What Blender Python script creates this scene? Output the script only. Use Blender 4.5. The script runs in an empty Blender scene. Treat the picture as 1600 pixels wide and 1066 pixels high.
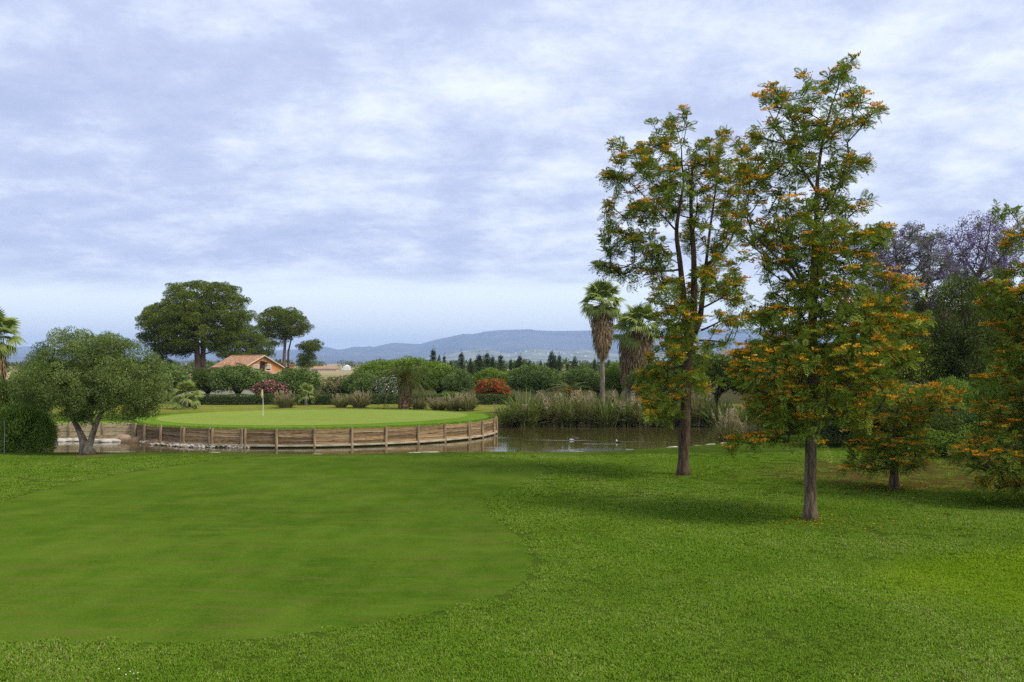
import bpy, math, random
import numpy as np
from mathutils import Vector, Matrix, Euler

R = np.random.default_rng(7)
random.seed(7)
S = bpy.context.scene
COL = S.collection

# ------------------------------------------------------------------ camera
CAMZ = 4.3
FPX = 1600 * 35 / 36
PITCH = math.atan((568 - 533) / FPX)
cam = bpy.data.cameras.new('camera')
cam.lens = 35; cam.sensor_width = 36; cam.sensor_fit = 'HORIZONTAL'
cam.clip_start = 0.1; cam.clip_end = 40000
camo = bpy.data.objects.new('camera', cam); COL.objects.link(camo)
camo.location = (0, 0, CAMZ); camo.rotation_euler = (math.radians(90) + PITCH, 0, 0)
S.camera = camo

# ------------------------------------------------------------------ light
SUN_EL, SUN_AZ = math.radians(50), math.radians(118)      # azimuth from +Y towards +X
sdir = Vector((math.sin(SUN_AZ) * math.cos(SUN_EL), math.cos(SUN_AZ) * math.cos(SUN_EL), math.sin(SUN_EL)))
sun = bpy.data.lights.new('sun', 'SUN'); sun.energy = 2.5; sun.angle = math.radians(22); sun.color = (1, .92, .78)
suno = bpy.data.objects.new('sun', sun); COL.objects.link(suno)
suno.rotation_euler = sdir.to_track_quat('Z', 'Y').to_euler(); suno.location = (60, -30, 80)
S.view_settings.view_transform = 'Standard'; S.view_settings.look = 'None'
S.view_settings.exposure = 0.42; S.view_settings.gamma = 1; S.view_settings.use_curve_mapping = False
S.render.engine = 'CYCLES'
S.cycles.max_bounces = 8; S.cycles.diffuse_bounces = 4; S.cycles.glossy_bounces = 2; S.cycles.use_adaptive_sampling = False
S.cycles.transmission_bounces = 4; S.cycles.volume_bounces = 1; S.cycles.caustics_reflective = False
S.cycles.use_denoising = False
S.cycles.sample_clamp_indirect = 4

w = bpy.data.worlds.new('World'); S.world = w; w.use_nodes = True
nt = w.node_tree; nt.nodes.clear()


class NT:
    """small node helper"""
    def __init__(s, tree): s.t = tree
    def n(s, typ, **kw):
        d = s.t.nodes.new(typ)
        for k, v in kw.items():
            if k.startswith('i_'):
                d.inputs[k[2:].replace('_', ' ')].default_value = v
            else: setattr(d, k, v)
        return d
    def l(s, a, b): s.t.links.new(a, b)
    def val(s, x, sock):
        if isinstance(x, (int, float)): sock.default_value = x
        elif isinstance(x, tuple): sock.default_value = x
        else: s.l(x, sock)
    def m(s, op, a, b=0.0, c=None, clamp=False):
        d = s.n('ShaderNodeMath', operation=op, use_clamp=clamp)
        s.val(a, d.inputs[0]); s.val(b, d.inputs[1])
        if c is not None: s.val(c, d.inputs[2])
        return d.outputs[0]
    def ss(s, x, a, b):
        d = s.n('ShaderNodeMapRange', interpolation_type='SMOOTHSTEP')
        s.l(x, d.inputs[0]); d.inputs[1].default_value = a; d.inputs[2].default_value = b
        return d.outputs[0]
    def mix(s, f, a, b, mode='MIX'):
        d = s.n('ShaderNodeMix', data_type='RGBA', blend_type=mode)
        s.val(f, d.inputs[0])
        for x, k in ((a, 6), (b, 7)):
            if isinstance(x, tuple): d.inputs[k].default_value = (*x[:3], 1)
            else: s.l(x, d.inputs[k])
        return d.outputs[2]
    def noise(s, vec, scale, detail=4, rough=.55, dist=0.0, out=0):
        d = s.n('ShaderNodeTexNoise'); d.inputs['Scale'].default_value = scale
        d.inputs['Detail'].default_value = detail; d.inputs['Roughness'].default_value = rough
        d.inputs['Distortion'].default_value = dist
        if vec is not None: s.l(vec, d.inputs['Vector'])
        return d.outputs[out]
    def map(s, vec, scale=(1, 1, 1), loc=(0, 0, 0), rot=(0, 0, 0)):
        d = s.n('ShaderNodeMapping'); s.l(vec, d.inputs[0])
        d.inputs['Scale'].default_value = scale; d.inputs['Location'].default_value = loc; d.inputs['Rotation'].default_value = rot
        return d.outputs[0]
    def ramp(s, f, stops):
        d = s.n('ShaderNodeValToRGB'); e = d.color_ramp.elements
        while len(e) > 1: e.remove(e[-1])
        e[0].position = stops[0][0]; e[0].color = (*stops[0][1], 1)
        for p, c in stops[1:]:
            q = e.new(p); q.color = (*c, 1)
        s.l(f, d.inputs[0]); return d.outputs[0]
    def comb(s, x, y, z):
        d = s.n('ShaderNodeCombineXYZ')
        for i, v in enumerate((x, y, z)): s.val(v, d.inputs[i])
        return d.outputs[0]


N = NT(nt)
sky = N.n('ShaderNodeTexSky', sky_type='NISHITA', sun_disc=False, sun_elevation=SUN_EL, sun_rotation=SUN_AZ)
sky.air_density = 1.0; sky.dust_density = 2.0; sky.ozone_density = 2.0
tc = N.n('ShaderNodeTexCoord')
sp = N.n('ShaderNodeSeparateXYZ'); N.l(tc.outputs['Generated'], sp.inputs[0])
z = N.m('MAXIMUM', sp.outputs[2], 0.0)
zz = N.m('ADD', z, 0.20)
P = N.comb(N.m('DIVIDE', sp.outputs[0], zz), N.m('DIVIDE', sp.outputs[1], zz), 0.0)
n1 = N.noise(N.map(P, (1.15, 1.0, 1), (3.2, 1.3, 0), (0, 0, .35)), 3.0, 12, .65, .10)
n2 = N.noise(N.map(P, (1, 1, 1), (7.1, 2.2, 0)), .9, 3, .5, .2)
n3 = N.noise(N.map(P, (.8, 1.6, 1), (1.1, 5.2, 0), (0, 0, .25)), 2.4, 8, .58, .25)
b = N.m('ADD', N.m('MULTIPLY', n1, .60), N.m('ADD', N.m('MULTIPLY', n2, .22), N.m('MULTIPLY', n3, .33)))
azl = N.m('ADD', N.m('MULTIPLY', sp.outputs[0], .09), N.m('MULTIPLY', z, .10))       # brighter towards the sun and up
b = N.m('ADD', b, azl)
cl = N.ramp(b, [(.44, (3.9, 4.5, 6.5)), (.54, (4.6, 5.2, 7.1)), (.61, (5.7, 6.3, 7.8)), (.68, (6.8, 7.4, 8.5)), (.79, (7.9, 8.4, 9.1))])
cov_edge = N.m('ADD', z, N.m('MULTIPLY', N.m('SUBTRACT', N.noise(N.map(P, (.5, 1.4, 1)), 1.1, 5, .6), .5), .075))
cov = N.ss(cov_edge, .058, .098)
veil = N.m('MULTIPLY', N.ss(N.noise(N.map(P, (.45, 1.9, 1), (2, 9, 0)), 1.0, 5, .6), .42, .68), .35)
clear = N.mix(.80, sky.outputs[0], (9.6, 10.4, 10.4))
clear = N.mix(veil, clear, (9.2, 9.7, 9.8))
col = N.mix(cov, clear, cl)
bg = N.n('ShaderNodeBackground'); N.l(col, bg.inputs[0]); bg.inputs[1].default_value = 0.1
wo = N.n('ShaderNodeOutputWorld'); N.l(bg.outputs[0], wo.inputs[0])
w.cycles.sampling_method = 'MANUAL'; w.cycles.sample_map_resolution = 512

# ------------------------------------------------------------------ geometry helpers
cp, sn = math.cos(PITCH), math.sin(PITCH)


def ray(px, py):
    u = (px - 800) / FPX; v = (533 - py) / FPX
    return np.array([u, cp - v * sn, sn + v * cp])


def W(px, py, Y):
    d = ray(px, py); return np.array([0, 0, CAMZ]) + d * (Y / d[1])


def pxm(D): return FPX / D


def smooth(a, b, x):
    t = np.clip((np.asarray(x, float) - a) / (b - a), 0, 1); return t * t * (3 - 2 * t)


GC, GR = (-15.4, 79.0), 14.1          # the raised green: centre, radius
POND = np.array([(-60, 50), (-40, 50.2), (-30, 50.3), (-22, 49.8), (-15, 49.4), (-7, 49.4), (0, 49.8), (5, 50.2), (8.5, 51.2),
                 (11, 53), (13.2, 56), (15, 60), (17.5, 66), (20, 74), (20.5, 82), (18, 87.6), (13, 88.6), (8, 88.2), (3, 88.6), (0, 87.6),
                 (-2.2, 85.5), (-6, 85), (-14, 80), (-25, 78), (-26, 73.2), (-30, 73.0), (-38, 73.4), (-60, 74)], float)


def poly_sd(x, y, poly):
    """signed distance, positive inside"""
    x = np.asarray(x, float); y = np.asarray(y, float)
    d = np.full(x.shape, 1e9); ins = np.zeros(x.shape, bool)
    n = len(poly)
    for i in range(n):
        ax, ay = poly[i]; bx, by = poly[(i + 1) % n]
        ex, ey = bx - ax, by - ay
        t = np.clip(((x - ax) * ex + (y - ay) * ey) / (ex * ex + ey * ey), 0, 1)
        d = np.minimum(d, np.hypot(x - ax - t * ex, y - ay - t * ey))
        c = ((ay > y) != (by > y))
        xi = ax + (y - ay) / (by - ay + 1e-12) * ex
        ins ^= c & (x < xi)
    return np.where(ins, d, -d)


def base_z(x, y):
    x = np.asarray(x, float); y = np.asarray(y, float)
    near = smooth(150, 90, y)
    zz = .05 * np.sin(x * .21 + .6) * np.sin(y * .17 + .3) + .035 * np.sin(x * .47 + y * .31)
    zz = zz * near
    zz = zz + .45 * smooth(9, 24, x) * smooth(34, 52, y) * smooth(110, 75, y)
    zz = zz - .12 * smooth(38, 49, y) * smooth(110, 60, y) * smooth(10, 2, x)
    return zz


def ground_z(x, y):
    zz = base_z(x, y)
    s = poly_sd(x, y, POND)
    zz = zz - np.clip(1.25 * s, 0, 2.6)
    r = np.hypot(np.asarray(x) - GC[0], np.asarray(y) - GC[1])
    return zz - .5 * smooth(13.9, 13.0, r)


def G(px, py):
    """point of the land surface seen at a pixel"""
    zc = 0.0; d = ray(px, py)
    for _ in range(8):
        t = (zc - CAMZ) / d[2]; p = d * t
        zc = float(base_z(p[0], p[1]))
    return np.array([p[0], p[1], zc])


def gz(x, y): return float(ground_z(np.array([x]), np.array([y]))[0])


def mesh_np(name, V, Q=None, T=None, mats=(), tint=None, smooth_sh=False, mi=None):
    me = bpy.data.meshes.new(name)
    V = np.asarray(V, np.float32).reshape(-1, 3)
    me.vertices.add(len(V)); me.vertices.foreach_set('co', V.ravel())
    loops = []; starts = []; off = 0
    if Q is not None and len(Q):
        Q = np.asarray(Q, np.int32).reshape(-1, 4); loops.append(Q.ravel())
        starts.append(np.arange(len(Q), dtype=np.int32) * 4); off = Q.size
    if T is not None and len(T):
        T = np.asarray(T, np.int32).reshape(-1, 3); loops.append(T.ravel())
        starts.append(off + np.arange(len(T), dtype=np.int32) * 3)
    L = np.concatenate(loops); St = np.concatenate(starts)
    me.loops.add(len(L)); me.loops.foreach_set('vertex_index', L)
    me.polygons.add(len(St)); me.polygons.foreach_set('loop_start', St)
    if mi is not None: me.polygons.foreach_set('material_index', np.asarray(mi, np.int32))
    me.polygons.foreach_set('use_smooth', np.full(len(St), smooth_sh))
    for m_ in (mats if isinstance(mats, (list, tuple)) else [mats]): me.materials.append(m_)
    if tint is not None:
        a = me.attributes.new('tint', 'FLOAT', 'POINT'); a.data.foreach_set('value', np.asarray(tint, np.float32))
    me.update(calc_edges=True)
    return me


class MB:
    """gathers verts, quads and tris into one mesh"""
    def __init__(s): s.V = []; s.Q = []; s.T = []; s.t = []; s.n = 0
    def add(s, V, Q=None, T=None, tint=0.5):
        V = np.asarray(V, float).reshape(-1, 3); s.V.append(V)
        if Q is not None and len(Q): s.Q.append(np.asarray(Q, int).reshape(-1, 4) + s.n)
        if T is not None and len(T): s.T.append(np.asarray(T, int).reshape(-1, 3) + s.n)
        s.t.append(np.broadcast_to(np.asarray(tint, float), (len(V),)).copy())
        s.n += len(V)
    def box(s, c, h, rz=0.0, tint=.5, wob=0.0):
        v = np.array([[x, y, zq] for zq in (-1, 1) for y in (-1, 1) for x in (-1, 1)], float) * np.array(h)
        if wob: v = v + R.normal(0, wob, v.shape)
        c_, s_ = math.cos(rz), math.sin(rz)
        v = v @ np.array([[c_, s_, 0], [-s_, c_, 0], [0, 0, 1]]) + np.array(c)
        s.add(v, [(0, 2, 3, 1), (4, 5, 7, 6), (0, 1, 5, 4), (2, 6, 7, 3), (0, 4, 6, 2), (1, 3, 7, 5)], tint=tint)
    def tube(s, P, r, sides=8, tint=.5, cap=True):
        V, Q, T = tube(P, r, sides, cap); s.add(V, Q, T, tint)
    def me(s, name, mat, sm=False):
        return mesh_np(name, np.concatenate(s.V), np.concatenate(s.Q) if s.Q else None, np.concatenate(s.T) if s.T else None,
                       mat, np.concatenate(s.t), sm)


def tube(P, r, sides=8, cap=True):
    P = np.asarray(P, float); r = np.broadcast_to(np.asarray(r, float), (len(P),))
    tg = np.gradient(P, axis=0); tg /= np.linalg.norm(tg, axis=1)[:, None] + 1e-9
    ref = np.array([0, 0, 1.0]) if abs(tg[0][2]) < .8 else np.array([1.0, 0, 0])
    u = np.cross(tg[0], ref); u /= np.linalg.norm(u)
    V = []
    a = np.arange(sides) * 2 * math.pi / sides
    for i in range(len(P)):
        u = u - tg[i] * np.dot(u, tg[i]); u /= np.linalg.norm(u) + 1e-9
        v = np.cross(tg[i], u)
        V.append(P[i] + r[i] * (np.cos(a)[:, None] * u + np.sin(a)[:, None] * v))
    V = np.concatenate(V); Q = []
    for i in range(len(P) - 1):
        for j in range(sides):
            k = (j + 1) % sides
            Q.append((i * sides + j, i * sides + k, (i + 1) * sides + k, (i + 1) * sides + j))
    T = []
    if cap:
        n = len(V); V = np.concatenate([V, P[:1], P[-1:]])
        for j in range(sides):
            k = (j + 1) % sides
            T.append((n, k, j)); T.append((n + 1, (len(P) - 1) * sides + j, (len(P) - 1) * sides + k))
    return V, Q, T


def link(name, data, parent=None, loc=None):
    o = bpy.data.objects.new(name, data); COL.objects.link(o)
    if parent is not None: o.parent = parent
    if loc is not None: o.location = loc
    return o


def tag(o, label=None, cat=None, group=None, kind=None):
    if label: o['label'] = label
    if cat: o['category'] = cat
    if group: o['group'] = group
    if kind: o['kind'] = kind
    return o


def thing(name, label, cat, loc=(0, 0, 0), group=None, rz=0.0, sc=None):
    o = link(name, None); o.location = tuple(float(v) for v in loc); o.rotation_euler = (0, 0, rz)
    if sc is not None: o.scale = sc
    o.empty_display_size = .2
    return tag(o, label, cat, group)


def copy_tree(src, loc, rz=0.0, sc=(1, 1, 1), label=None, group=None):
    r = src.copy(); COL.objects.link(r); r.location = tuple(float(v) for v in loc); r.rotation_euler = (0, 0, rz); r.scale = sc
    if label: r['label'] = label
    if group: r['group'] = group
    for ch in list(src.children):
        c = ch.copy(); COL.objects.link(c); c.parent = r
        for g in ch.children:
            d = g.copy(); COL.objects.link(d); d.parent = c
    return r


def unit(v): return v / (np.linalg.norm(v, axis=-1, keepdims=True) + 1e-9)


def rand_dirs(n): return unit(R.normal(0, 1, (n, 3)))


def leaf_quads(P, D, Nn, L, Wd, tint, fold=.12):
    """one folded diamond per leaf"""
    D = unit(D); s_ = unit(np.cross(D, Nn)); nn = np.cross(s_, D)
    L = np.broadcast_to(L, (len(P),))[:, None]; Wd = np.broadcast_to(Wd, (len(P),))[:, None]
    m_ = P + D * L * .48 + nn * L * fold
    V = np.stack([P, m_ + s_ * Wd * .5, P + D * L, m_ - s_ * Wd * .5], 1).reshape(-1, 3)
    Q = np.arange(len(P) * 4).reshape(-1, 4)
    return V, Q, np.repeat(np.broadcast_to(tint, (len(P),)), 4)


# ------------------------------------------------------------------ materials
def mat(name):
    m_ = bpy.data.materials.new(name); m_.use_nodes = True; m_.node_tree.nodes.clear()
    return m_, NT(m_.node_tree)


def out(n, sh):
    o = n.n('ShaderNodeOutputMaterial'); n.l(sh, o.inputs[0])


def leaf_mat(name, stops, trans=.28, gloss=.05, tcol=None, rough=.45):
    m_, n = mat(name)
    a = n.n('ShaderNodeAttribute', attribute_name='tint')
    c = n.ramp(a.outputs['Fac'], stops)
    d = n.n('ShaderNodeBsdfDiffuse'); n.l(c, d.inputs[0])
    t = n.n('ShaderNodeBsdfTranslucent'); n.l(n.mix(.5, c, tcol or (.16, .22, .02)), t.inputs[0])
    x = n.n('ShaderNodeMixShader'); x.inputs[0].default_value = trans
    n.l(d.outputs[0], x.inputs[1]); n.l(t.outputs[0], x.inputs[2])
    sh = x.outputs[0]
    if gloss:
        g = n.n('ShaderNodeBsdfGlossy'); g.inputs['Roughness'].default_value = rough; g.inputs[0].default_value = (1, 1, 1, 1)
        y = n.n('ShaderNodeMixShader'); y.inputs[0].default_value = gloss
        n.l(sh, y.inputs[1]); n.l(g.outputs[0], y.inputs[2]); sh = y.outputs[0]
    out(n, sh); return m_


def pbr(name, colf, rough=.8, bump=None, bstr=.3, bdist=.02, spec=.3):
    """colf(n, position) -> colour socket; bump(n, position) -> height"""
    m_, n = mat(name)
    g = n.n('ShaderNodeTexCoord').outputs['Object']
    p = n.n('ShaderNodeBsdfPrincipled'); p.inputs['Roughness'].default_value = rough
    p.inputs['Specular IOR Level'].default_value = spec
    c = colf(n, g)
    if isinstance(c, tuple): p.inputs['Base Color'].default_value = (*c, 1)
    else: n.l(c, p.inputs['Base Color'])
    if bump:
        bn = n.n('ShaderNodeBump'); bn.inputs['Strength'].default_value = bstr; bn.inputs['Distance'].default_value = bdist
        n.l(bump(n, g), bn.inputs['Height']); n.l(bn.outputs[0], p.inputs['Normal'])
    out(n, p.outputs[0]); return m_


def two(n, g, a, b_, sc, lo=.35, hi=.65, stretch=(1, 1, 1), det=5):
    return n.mix(n.ss(n.noise(n.map(g, stretch), sc, det, .6), lo, hi), a, b_)


M = {}
M['oak'] = leaf_mat('silky_oak_leaf', [(0, (.085, .120, .009)), (.5, (.175, .235, .018)), (1, (.31, .38, .048))], .30, .012)
M['oak_fl'] = leaf_mat('silky_oak_blossom', [(0, (.48, .19, .010)), (.5, (.76, .36, .020)), (1, (.92, .58, .07))], .2, 0, (.8, .35, .02))
M['olive'] = leaf_mat('olive_leaf', [(0, (.070, .108, .020)), (.5, (.155, .215, .042)), (1, (.28, .345, .10))], .18, .018)
M['olive2'] = leaf_mat('dense_olive_leaf', [(0, (.060, .105, .020)), (.5, (.150, .220, .048)), (1, (.27, .36, .105))], .2, .018)
M['bright'] = leaf_mat('bright_leaf', [(0, (.080, .140, .012)), (.5, (.185, .285, .034)), (1, (.32, .43, .07))], .28, .012)
M['dark'] = leaf_mat('dark_leaf', [(0, (.034, .058, .008)), (.5, (.082, .120, .018)), (1, (.16, .21, .04))], .22, .012)
M['grey'] = leaf_mat('grey_leaf', [(0, (.05, .065, .03)), (.5, (.10, .125, .055)), (1, (.19, .21, .11))], .2, .018)
M['pine'] = leaf_mat('pine_needle', [(0, (.044, .070, .006)), (.5, (.125, .168, .014)), (1, (.24, .28, .032))], .15, .012)
M['conif'] = leaf_mat('conifer_needle', [(0, (0.020, 0.034, 0.0125)), (.5, (0.040, 0.058, 0.0208)), (1, (0.072, 0.091, 0.0312))], .1, .012)
M['purple'] = leaf_mat('jacaranda_blossom', [(0, (.17, .13, .24)), (.5, (.28, .22, .38)), (1, (.42, .36, .52))], .35, 0, (.3, .2, .5))
M['jleaf'] = leaf_mat('jacaranda_leaf', [(0, (.065, .072, .018)), (.5, (.125, .135, .036)), (1, (.20, .22, .07))], .3, .012)
M['pink'] = leaf_mat('pink_blossom', [(0, (.40, .08, .14)), (.5, (.60, .20, .26)), (1, (.78, .45, .45))], .2, 0, (.7, .2, .25))
M['palepink'] = leaf_mat('pale_pink_blossom', [(0, (.45, .20, .17)), (.5, (.62, .36, .30)), (1, (.75, .58, .45))], .2, 0, (.7, .4, .3))
M['white'] = leaf_mat('white_blossom', [(0, (.40, .40, .45)), (.5, (.62, .62, .66)), (1, (.80, .80, .82))], .2, 0, (.7, .7, .7))
M['red'] = leaf_mat('red_blossom', [(0, (.38, .02, .008)), (.5, (.62, .05, .012)), (1, (.80, .10, .03))], .2, 0, (.8, .05, .01))
M['palm'] = leaf_mat('palm_frond', [(0, (.09, .135, .02)), (.5, (.20, .265, .045)), (1, (.34, .39, .10))], .25, .018)
M['phx'] = leaf_mat('date_palm_frond', [(0, (.035, .048, .008)), (.5, (.070, .088, .016)), (1, (.15, .15, .04))], .25, .018)
M['dead'] = leaf_mat('dead_frond', [(0, (.16, .10, .05)), (.5, (.28, .19, .10)), (1, (.40, .32, .20))], .15, 0, (.3, .2, .1))
M['reed'] = leaf_mat('reed_blade', [(0, (.10, .13, .028)), (.5, (.205, .235, .055)), (1, (.42, .37, .15))], .25, .012)
M['reedg'] = leaf_mat('green_reed_blade', [(0, (.10, .145, .030)), (.6, (.19, .235, .06)), (1, (.42, .38, .14))], .25, .012)
M['straw'] = leaf_mat('straw_blade', [(0, (.13, .125, .038)), (.45, (.25, .225, .08)), (1, (.46, .39, .20))], .25, .012)
M['plume'] = leaf_mat('reed_plume', [(0, (.30, .235, .13)), (.5, (.43, .35, .22)), (1, (.60, .52, .36))], .3, 0, (.5, .4, .25))
M['hedge'] = leaf_mat('hedge_leaf', [(0, (.030, .065, .008)), (.5, (.065, .120, .016)), (1, (.13, .21, .035))], .2, .018)
M['lime'] = leaf_mat('lime_leaf', [(0, (.08, .17, .012)), (.5, (.14, .28, .02)), (1, (.2, .36, .04))], .3, .012)
M['bladeS'] = leaf_mat('fringe_blade', [(0, (.06, .13, .012)), (.5, (.10, .20, .02)), (1, (.16, .27, .03))], .3, .012)


def bark_mat(name, a, b_, sc=6):
    return pbr(name, lambda n, g: two(n, g, a, b_, sc, .35, .62, (1, 1, .22)), .9,
               lambda n, g: n.noise(n.map(g, (1, 1, .2)), sc * 2.2, 6, .65), .9, .05)


M['bark'] = bark_mat('bark_brown', (.040, .025, .014), (.125, .080, .046), 9)
M['bark2'] = bark_mat('bark_greybrown', (.060, .038, .022), (.20, .140, .088), 11)
M['barkD'] = bark_mat('bark_dark', (.022, .017, .013), (.06, .045, .033), 5)
M['barkO'] = bark_mat('bark_olive', (.12, .092, .06), (.36, .29, .20), 6)
M['barkP'] = bark_mat('bark_pine', (.13, .075, .045), (.27, .17, .11), 2.5)
M['barkW'] = bark_mat('bark_palm', (.11, .085, .06), (.25, .20, .15), 4)
M['barkX'] = bark_mat('bark_date_palm', (.10, .045, .03), (.36, .20, .14), 7)


def wood_col(n, g):
    o = n.n('ShaderNodeObjectInfo').outputs['Random']
    v = n.noise(n.map(g, (.35, 6, 6)), 3.0, 6, .65, .3)
    c = n.ramp(v, [(.26, (.070, .042, .020)), (.40, (.20, .125, .060)), (.55, (.34, .235, .125)), (.70, (.52, .42, .28))])
    k = n.ramp(o, [(0, (.50, .46, .40)), (.5, (.95, .92, .86)), (1, (1.3, 1.25, 1.15))])
    c = n.mix(1.0, c, k, 'MULTIPLY')
    st = n.ss(n.noise(n.map(g, (.5, 1, 2.5)), 1.3, 4, .6), .55, .75)
    return n.mix(n.m('MULTIPLY', st, .55), c, (.42, .36, .25))


M['plank'] = pbr('weathered_plank', wood_col, .85, lambda n, g: n.noise(n.map(g, (.3, 7, 7)), 5, 5, .6), .7, .02)
M['post'] = pbr('weathered_post', lambda n, g: two(n, g, (.15, .095, .05), (.42, .31, .18), 5, .3, .7, (1.5, 1.5, .3)), .85,
                lambda n, g: n.noise(n.map(g, (4, 4, .4)), 5, 5, .6), .6, .02)
M['waler'] = pbr('bleached_beam', lambda n, g: two(n, g, (.30, .24, .15), (.60, .54, .42), 4, .35, .65, (.4, 3, 3)), .85,
                 lambda n, g: n.noise(n.map(g, (.4, 4, 4)), 6, 5, .6), .5, .02)
M['rock'] = pbr('limestone', lambda n, g: two(n, g, (.24, .21, .16), (.52, .48, .41), 3, .3, .65), .9,
                lambda n, g: n.noise(g, 6, 6, .65), .8, .05)
M['rockT'] = pbr('tan_rock', lambda n, g: two(n, g, (.22, .14, .08), (.42, .31, .19), 3, .3, .65), .9,
                 lambda n, g: n.noise(g, 6, 6, .65), .8, .05)
M['pale'] = pbr('pale_wall_board', lambda n, g: n.mix(n.ss(n.noise(n.map(g, (1.2, 1, 5)), 2.2, 6, .65), .4, .65), (.50, .41, .24), (.30, .23, .12)), .9,
                lambda n, g: n.noise(n.map(g, (1, 1, 4)), 5, 5, .6), .5, .03)
M['render'] = pbr('pale_render', lambda n, g: two(n, g, (.42, .37, .28), (.52, .47, .37), .8), .9)
M['orange'] = pbr('orange_render', lambda n, g: two(n, g, (.55, .25, .075), (.64, .31, .10), .6), .9)
M['tile'] = pbr('clay_tile', lambda n, g: two(n, g, (.26, .125, .07), (.50, .30, .19), 1.6, .3, .7, det=8), .85)
M['trim'] = pbr('pale_trim', lambda n, g: (.62, .48, .34), .8)
M['whitep'] = pbr('white_paint', lambda n, g: (.78, .78, .76), .6)
M['glass'] = pbr('window_glass', lambda n, g: (.02, .025, .03), .08, spec=.6)
M['dkbrown'] = pbr('dark_timber', lambda n, g: (.05, .028, .016), .8)
M['metal'] = pbr('grey_metal', lambda n, g: (.30, .31, .31), .5)
M['yellow'] = pbr('yellow_cloth', lambda n, g: n.mix(n.ss(n.n('ShaderNodeSeparateXYZ').outputs[2], 0, 1), (.82, .66, .12), (.82, .66, .12)), .8)
M['dirt'] = pbr('earth', lambda n, g: two(n, g, (.13, .075, .04), (.24, .15, .085), 2), .95, lambda n, g: n.noise(g, 8, 6, .7), .8, .05)


# grass surfaces ---------------------------------------------------------
def pos(n): return n.n('ShaderNodeNewGeometry').outputs['Position']


def blob(n, p, c, r0, r1, sx=1.0, sy=1.0, wob=0.0):
    """1 within r0 of a place on the ground, 0 beyond r1, with a ragged edge"""
    q = n.map(p, (1 / sx, 1 / sy, 0), (-c[0] / sx, -c[1] / sy, 0))
    d = n.n('ShaderNodeVectorMath', operation='LENGTH'); n.l(q, d.inputs[0])
    v = d.outputs['Value']
    if wob: v = n.m('ADD', v, n.m('MULTIPLY', n.m('SUBTRACT', n.noise(p, .9, 6, .65), .5), wob))
    return n.ss(v, r1, r0)


def grass_base(n, p, dk, md, lt, dry, dry_amt, fw=.30):
    big = n.noise(p, .16, 4, .55)
    mid = n.noise(n.map(p, (1, .45, 1)), 1.1, 5, .6)
    fine = n.noise(n.map(p, (1, .6, 1)), 26, 4, .75)
    f = n.m('ADD', n.m('MULTIPLY', big, .45), n.m('ADD', n.m('MULTIPLY', mid, .40), n.m('MULTIPLY', n.m('SUBTRACT', fine, .5), fw)))
    f = n.m('ADD', f, .15)
    c = n.ramp(f, [(.40, dk), (.56, md), (.74, lt)])
    d = n.m('MULTIPLY', n.ss(n.m('ADD', n.m('MULTIPLY', n.noise(n.map(p, (1, .5, 1), (9, 4, 0)), 2.4, 5, .7), .7), n.m('MULTIPLY', fine, .3)), .56, .72), dry_amt)
    return n.mix(d, c, dry), fine, mid


def ground_material():
    m_, n = mat('rough_grass'); p = pos(n)
    sep = n.n('ShaderNodeSeparateXYZ'); n.l(p, sep.inputs[0]); x, y = sep.outputs[0], sep.outputs[1]
    c, fine, mid = grass_base(n, p, (.038, .066, .007), (.062, .100, .012), (.095, .140, .020), (.17, .155, .05), .6)
    # lawn beyond the pond: drier, yellower
    far = n.ss(y, 84, 90)
    lawn, _, _ = grass_base(n, p, (.12, .145, .022), (.175, .185, .034), (.235, .225, .050), (.30, .25, .09), .6)
    c = n.mix(far, c, lawn)
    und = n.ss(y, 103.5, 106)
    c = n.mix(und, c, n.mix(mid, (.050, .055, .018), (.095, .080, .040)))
    # dry fields in the distance
    dist = n.ss(y, 170, 320)
    fld = n.ramp(n.noise(n.map(p, (1, .4, 1)), .006, 4, .6), [(.35, (.10, .11, .04)), (.5, (.30, .25, .14)), (.62, (.38, .30, .18)), (.7, (.08, .10, .03))])
    c = n.mix(dist, c, fld)
    # a brighter sward on the right
    br = blob(n, p, (14.5, 19.5), .72, 1.05, 8.2, 4.6, .5)
    c = n.mix(n.m('MULTIPLY', br, .85), c, n.mix(mid, (.095, .190, .006), (.145, .265, .010)))
    # leaf litter under the trees on the right, thin turf by the shrubs
    lit = n.m('MULTIPLY', blob(n, p, (18.5, 38.5), .55, 1.05, 10.5, 6.5, .6), n.ss(n.noise(p, 2.3, 6, .7), .36, .60))
    c = n.mix(lit, c, n.mix(n.noise(p, 9, 4, .7), (.055, .034, .014), (.19, .105, .040)))
    lt2 = n.m('MULTIPLY', blob(n, p, (-22.9, 44.6), .5, 1.1, 3.2, 1.5, .7), n.ss(n.noise(p, 1.6, 6, .7), .38, .55))
    c = n.mix(lt2, c, n.mix(n.noise(p, 6, 4, .7), (.16, .10, .05), (.30, .20, .11)))
    ol = n.m('MULTIPLY', blob(n, p, (-20.4, 47.6), .4, 1.1, 1.6, 1.2, .6), n.ss(n.noise(p, 3, 6, .7), .36, .58))
    c = n.mix(ol, c, (.17, .105, .055))
    # mud below the water line
    c = n.mix(n.ss(sep.outputs[2], -.75, -1.05), c, (.07, .05, .028))
    d = n.n('ShaderNodeBsdfDiffuse'); n.l(c, d.inputs[0]); d.inputs['Roughness'].default_value = 1
    bn = n.n('ShaderNodeBump'); bn.inputs['Strength'].default_value = 1; bn.inputs['Distance'].default_value = .05
    n.l(n.m('ADD', n.m('MULTIPLY', fine, 1.0), n.m('MULTIPLY', n.noise(p, 6, 5, .7), 1.2)), bn.inputs['Height']); n.l(bn.outputs[0], d.inputs['Normal'])
    out(n, d.outputs[0]); return m_


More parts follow.
